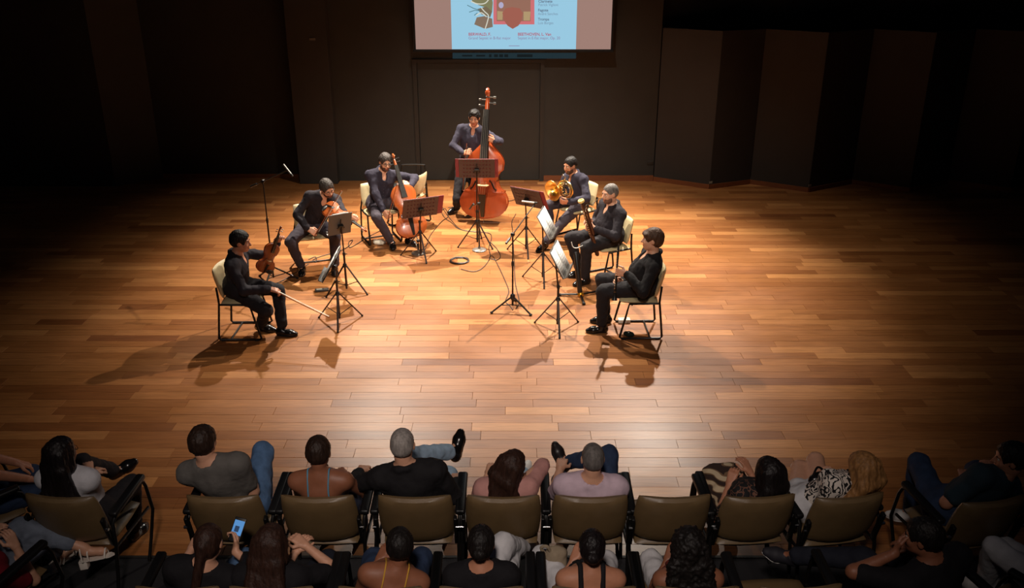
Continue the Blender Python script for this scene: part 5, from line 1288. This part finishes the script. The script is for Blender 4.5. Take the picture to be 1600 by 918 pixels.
aud('n', 'person with short dark hair in black top and white trousers', (752, 848), 4.26, (R(-4), R(-10), 0), tab=r2, sex='f', sk=SK2, top='tee', topm=BLKT, botm=WTR, shoe=DSH, hair='bun', hm=HBLK, s=.99, fat=1.05, al=W(818, 856, .42), kl=(.6, .8, 1.2), fl_=(.6, .6, 0), **LAP)
aud('o', 'woman with tied up dark hair in a black strapped top', (925, 854), 4.26, (R(-2), R(-8), 0), tab=r2, sex='f', sk=SK2, top='tank', topm=BLKT, botm=WTR, shoe=DSH, hair='bun', hm=BK2, s=.97, kl=(-.5, .5, 1.2), al=(-.2, .40, .16), cut=.74, **LAP)
aud('p', 'woman with long curly dark hair and bare shoulders', (1075, 854), 4.26, (R(3), R(-8), 0), tab=r2, sex='f', sk=SK3, top='tank', topm=RUST, botm=WTR, shoe=DSH, hair='curly', hm=HBLK, s=.98, fat=1.08, extra_parts=dict(hairlen=.36), **LAP)
aud('q', 'man in a dark tee resting his chin on his hand, ankle crossed', (1441, 838), 4.22, (R(38), R(-6), 0), tab=r2, sk=SK3, top='tee', topm=BLKT, botm=NVT, shoe=NVS, sole=WSH, hair='thick', hm=HBLK, facem=True, s=1.03, al=W(1218, 866, .48), knL=W(1290, 818, .70), fl_=(-.8, .5, .25), wl=W(1398, 864, .92), hl=dict(d=(.5, .25, .6), n=(.5, -.5, .1), curl=.8), el=(-1, .1, -.5), sleeve=1.2)
aud('r', 'person in white trousers cut off by the right edge', (1650, 850), 4.35, (R(10), 0, 0), tab=r2, sk=SK2, top='tee', topm=BLKT, botm=WTR, shoe=WSH, sole=WSH, hair='short', hm=HBLK, s=1.03, al=W(1535, 925, .12), knL=W(1537, 842, .66), fl_=(-.3, .8, 0), wr=(.12, .1, .62), wl=(-.12, .1, .62))
# white heeled sandals of the person on the far left
for nm in 'RL':
    A, fd, up = J_['feet'][nm]; sd_ = np.cross(fd, up)
    sn = MB(); sn.add([A+fd*u+sd_*v-up*(.083+.0*u) for u, v in ((-.05, -.03), (.06, -.036), (.15, -.03), (.185, 0), (.15, .03), (.06, .036), (-.05, .03))]+[A+fd*u+sd_*v-up*.093 for u, v in ((-.05, -.03), (.06, -.036), (.15, -.03), (.185, 0), (.15, .03), (.06, .036), (-.05, .03))],
        [tuple(range(6, -1, -1)), tuple(range(7, 14))]+[(i, (i+1) % 7, 7+(i+1) % 7, 7+i) for i in range(7)])
    so = sn.build('sandal', TAN, J_['root'], False)
    MB().box(A-fd*.03-up*.12, (.026, .026, .03), np.stack([fd, sd_, up], 1), bev=.004).build('heel', TAN, so)
    for u, hgt, wd_ in ((.125, .055, .042), (.02, .02, .042), (-.02, -.01, .044)):
        MB().tube(spline([A+fd*u-sd_*wd_-up*.085, A+fd*u-sd_*wd_*.8-up*(hgt+.012), A+fd*(u+.005)-up*(hgt-.022), A+fd*u+sd_*wd_*.8-up*(hgt+.012), A+fd*u+sd_*wd_-up*.085], 4), .0055, 6).build('strap', TAN, so)
# phone and bags ---------------------------------------------------------
p = FZ(371, 827, .80); t = thing('phone', 'smartphone with a lit blue screen in the ponytailed woman\'s hand', 'phone', p)
M = frame(nrm(V3(.25, .65, .75)), nrm(V3(0, -.75, .65))); t.rotation_euler = Matrix(M.tolist()).to_euler()
MB().box((0, 0, 0), (.037, .0045, .075), bev=.004).build('case', BLKP, t); MB().box((0, .0052, .012), (.032, .0004, .045)).build('display', mat('phone_screen', (0, 0, 0), .3, emit=(96, 160, 226), estr=.7), t, False); MB().box((.004, .0058, .004), (.014, .0003, .018)).build('picture', mat('phone_picture', (0, 0, 0), .3, emit=(50, 80, 120), estr=.5), t, False)
p = FZ(866, 896, .50); t = thing('tote_bag', 'slouchy beige cloth bag beside the woman with a bun', 'bag', (p[0], p[1], .42))
g = Field(); g.ell((0, 0, .10), (.085, .07, .14), None, .03); g.ell((.01, .01, .22), (.07, .05, .06), None, .03); V, Fc = g.mesh(.009, 0, [((0, 0, -1), .0)]); N_ = vnormals(V, Fc); V = V+N_*(vnoise(V*28, 4)*.008)[:, None]
npmesh('bag_body', V, Fc, [cloth('beige_canvas', (150, 134, 112))], None, t)
MB().tube(spline([(-.05, 0, .22), (-.085, 0, .28), (-.05, -.01, .30), (-.02, 0, .24)], 6), .011, 7).build('handle', cloth('beige_canvas', (150, 134, 112)), t)
p = FZ(1279, 752, .68); t = thing('handbag', 'small glossy black bag on the blond woman\'s lap', 'bag', p, R(20))
g = Field(); g.ell((0, 0, .02), (.085, .05, .055), None, .02); V, Fc = g.mesh(.008); npmesh('bag_body', V, Fc, [LEA], None, t); MB().tube(spline([(-.06, 0, .05), (0, .03, .10), (.07, .03, .05)], 6), .008, 7).build('handle', LEA, t)
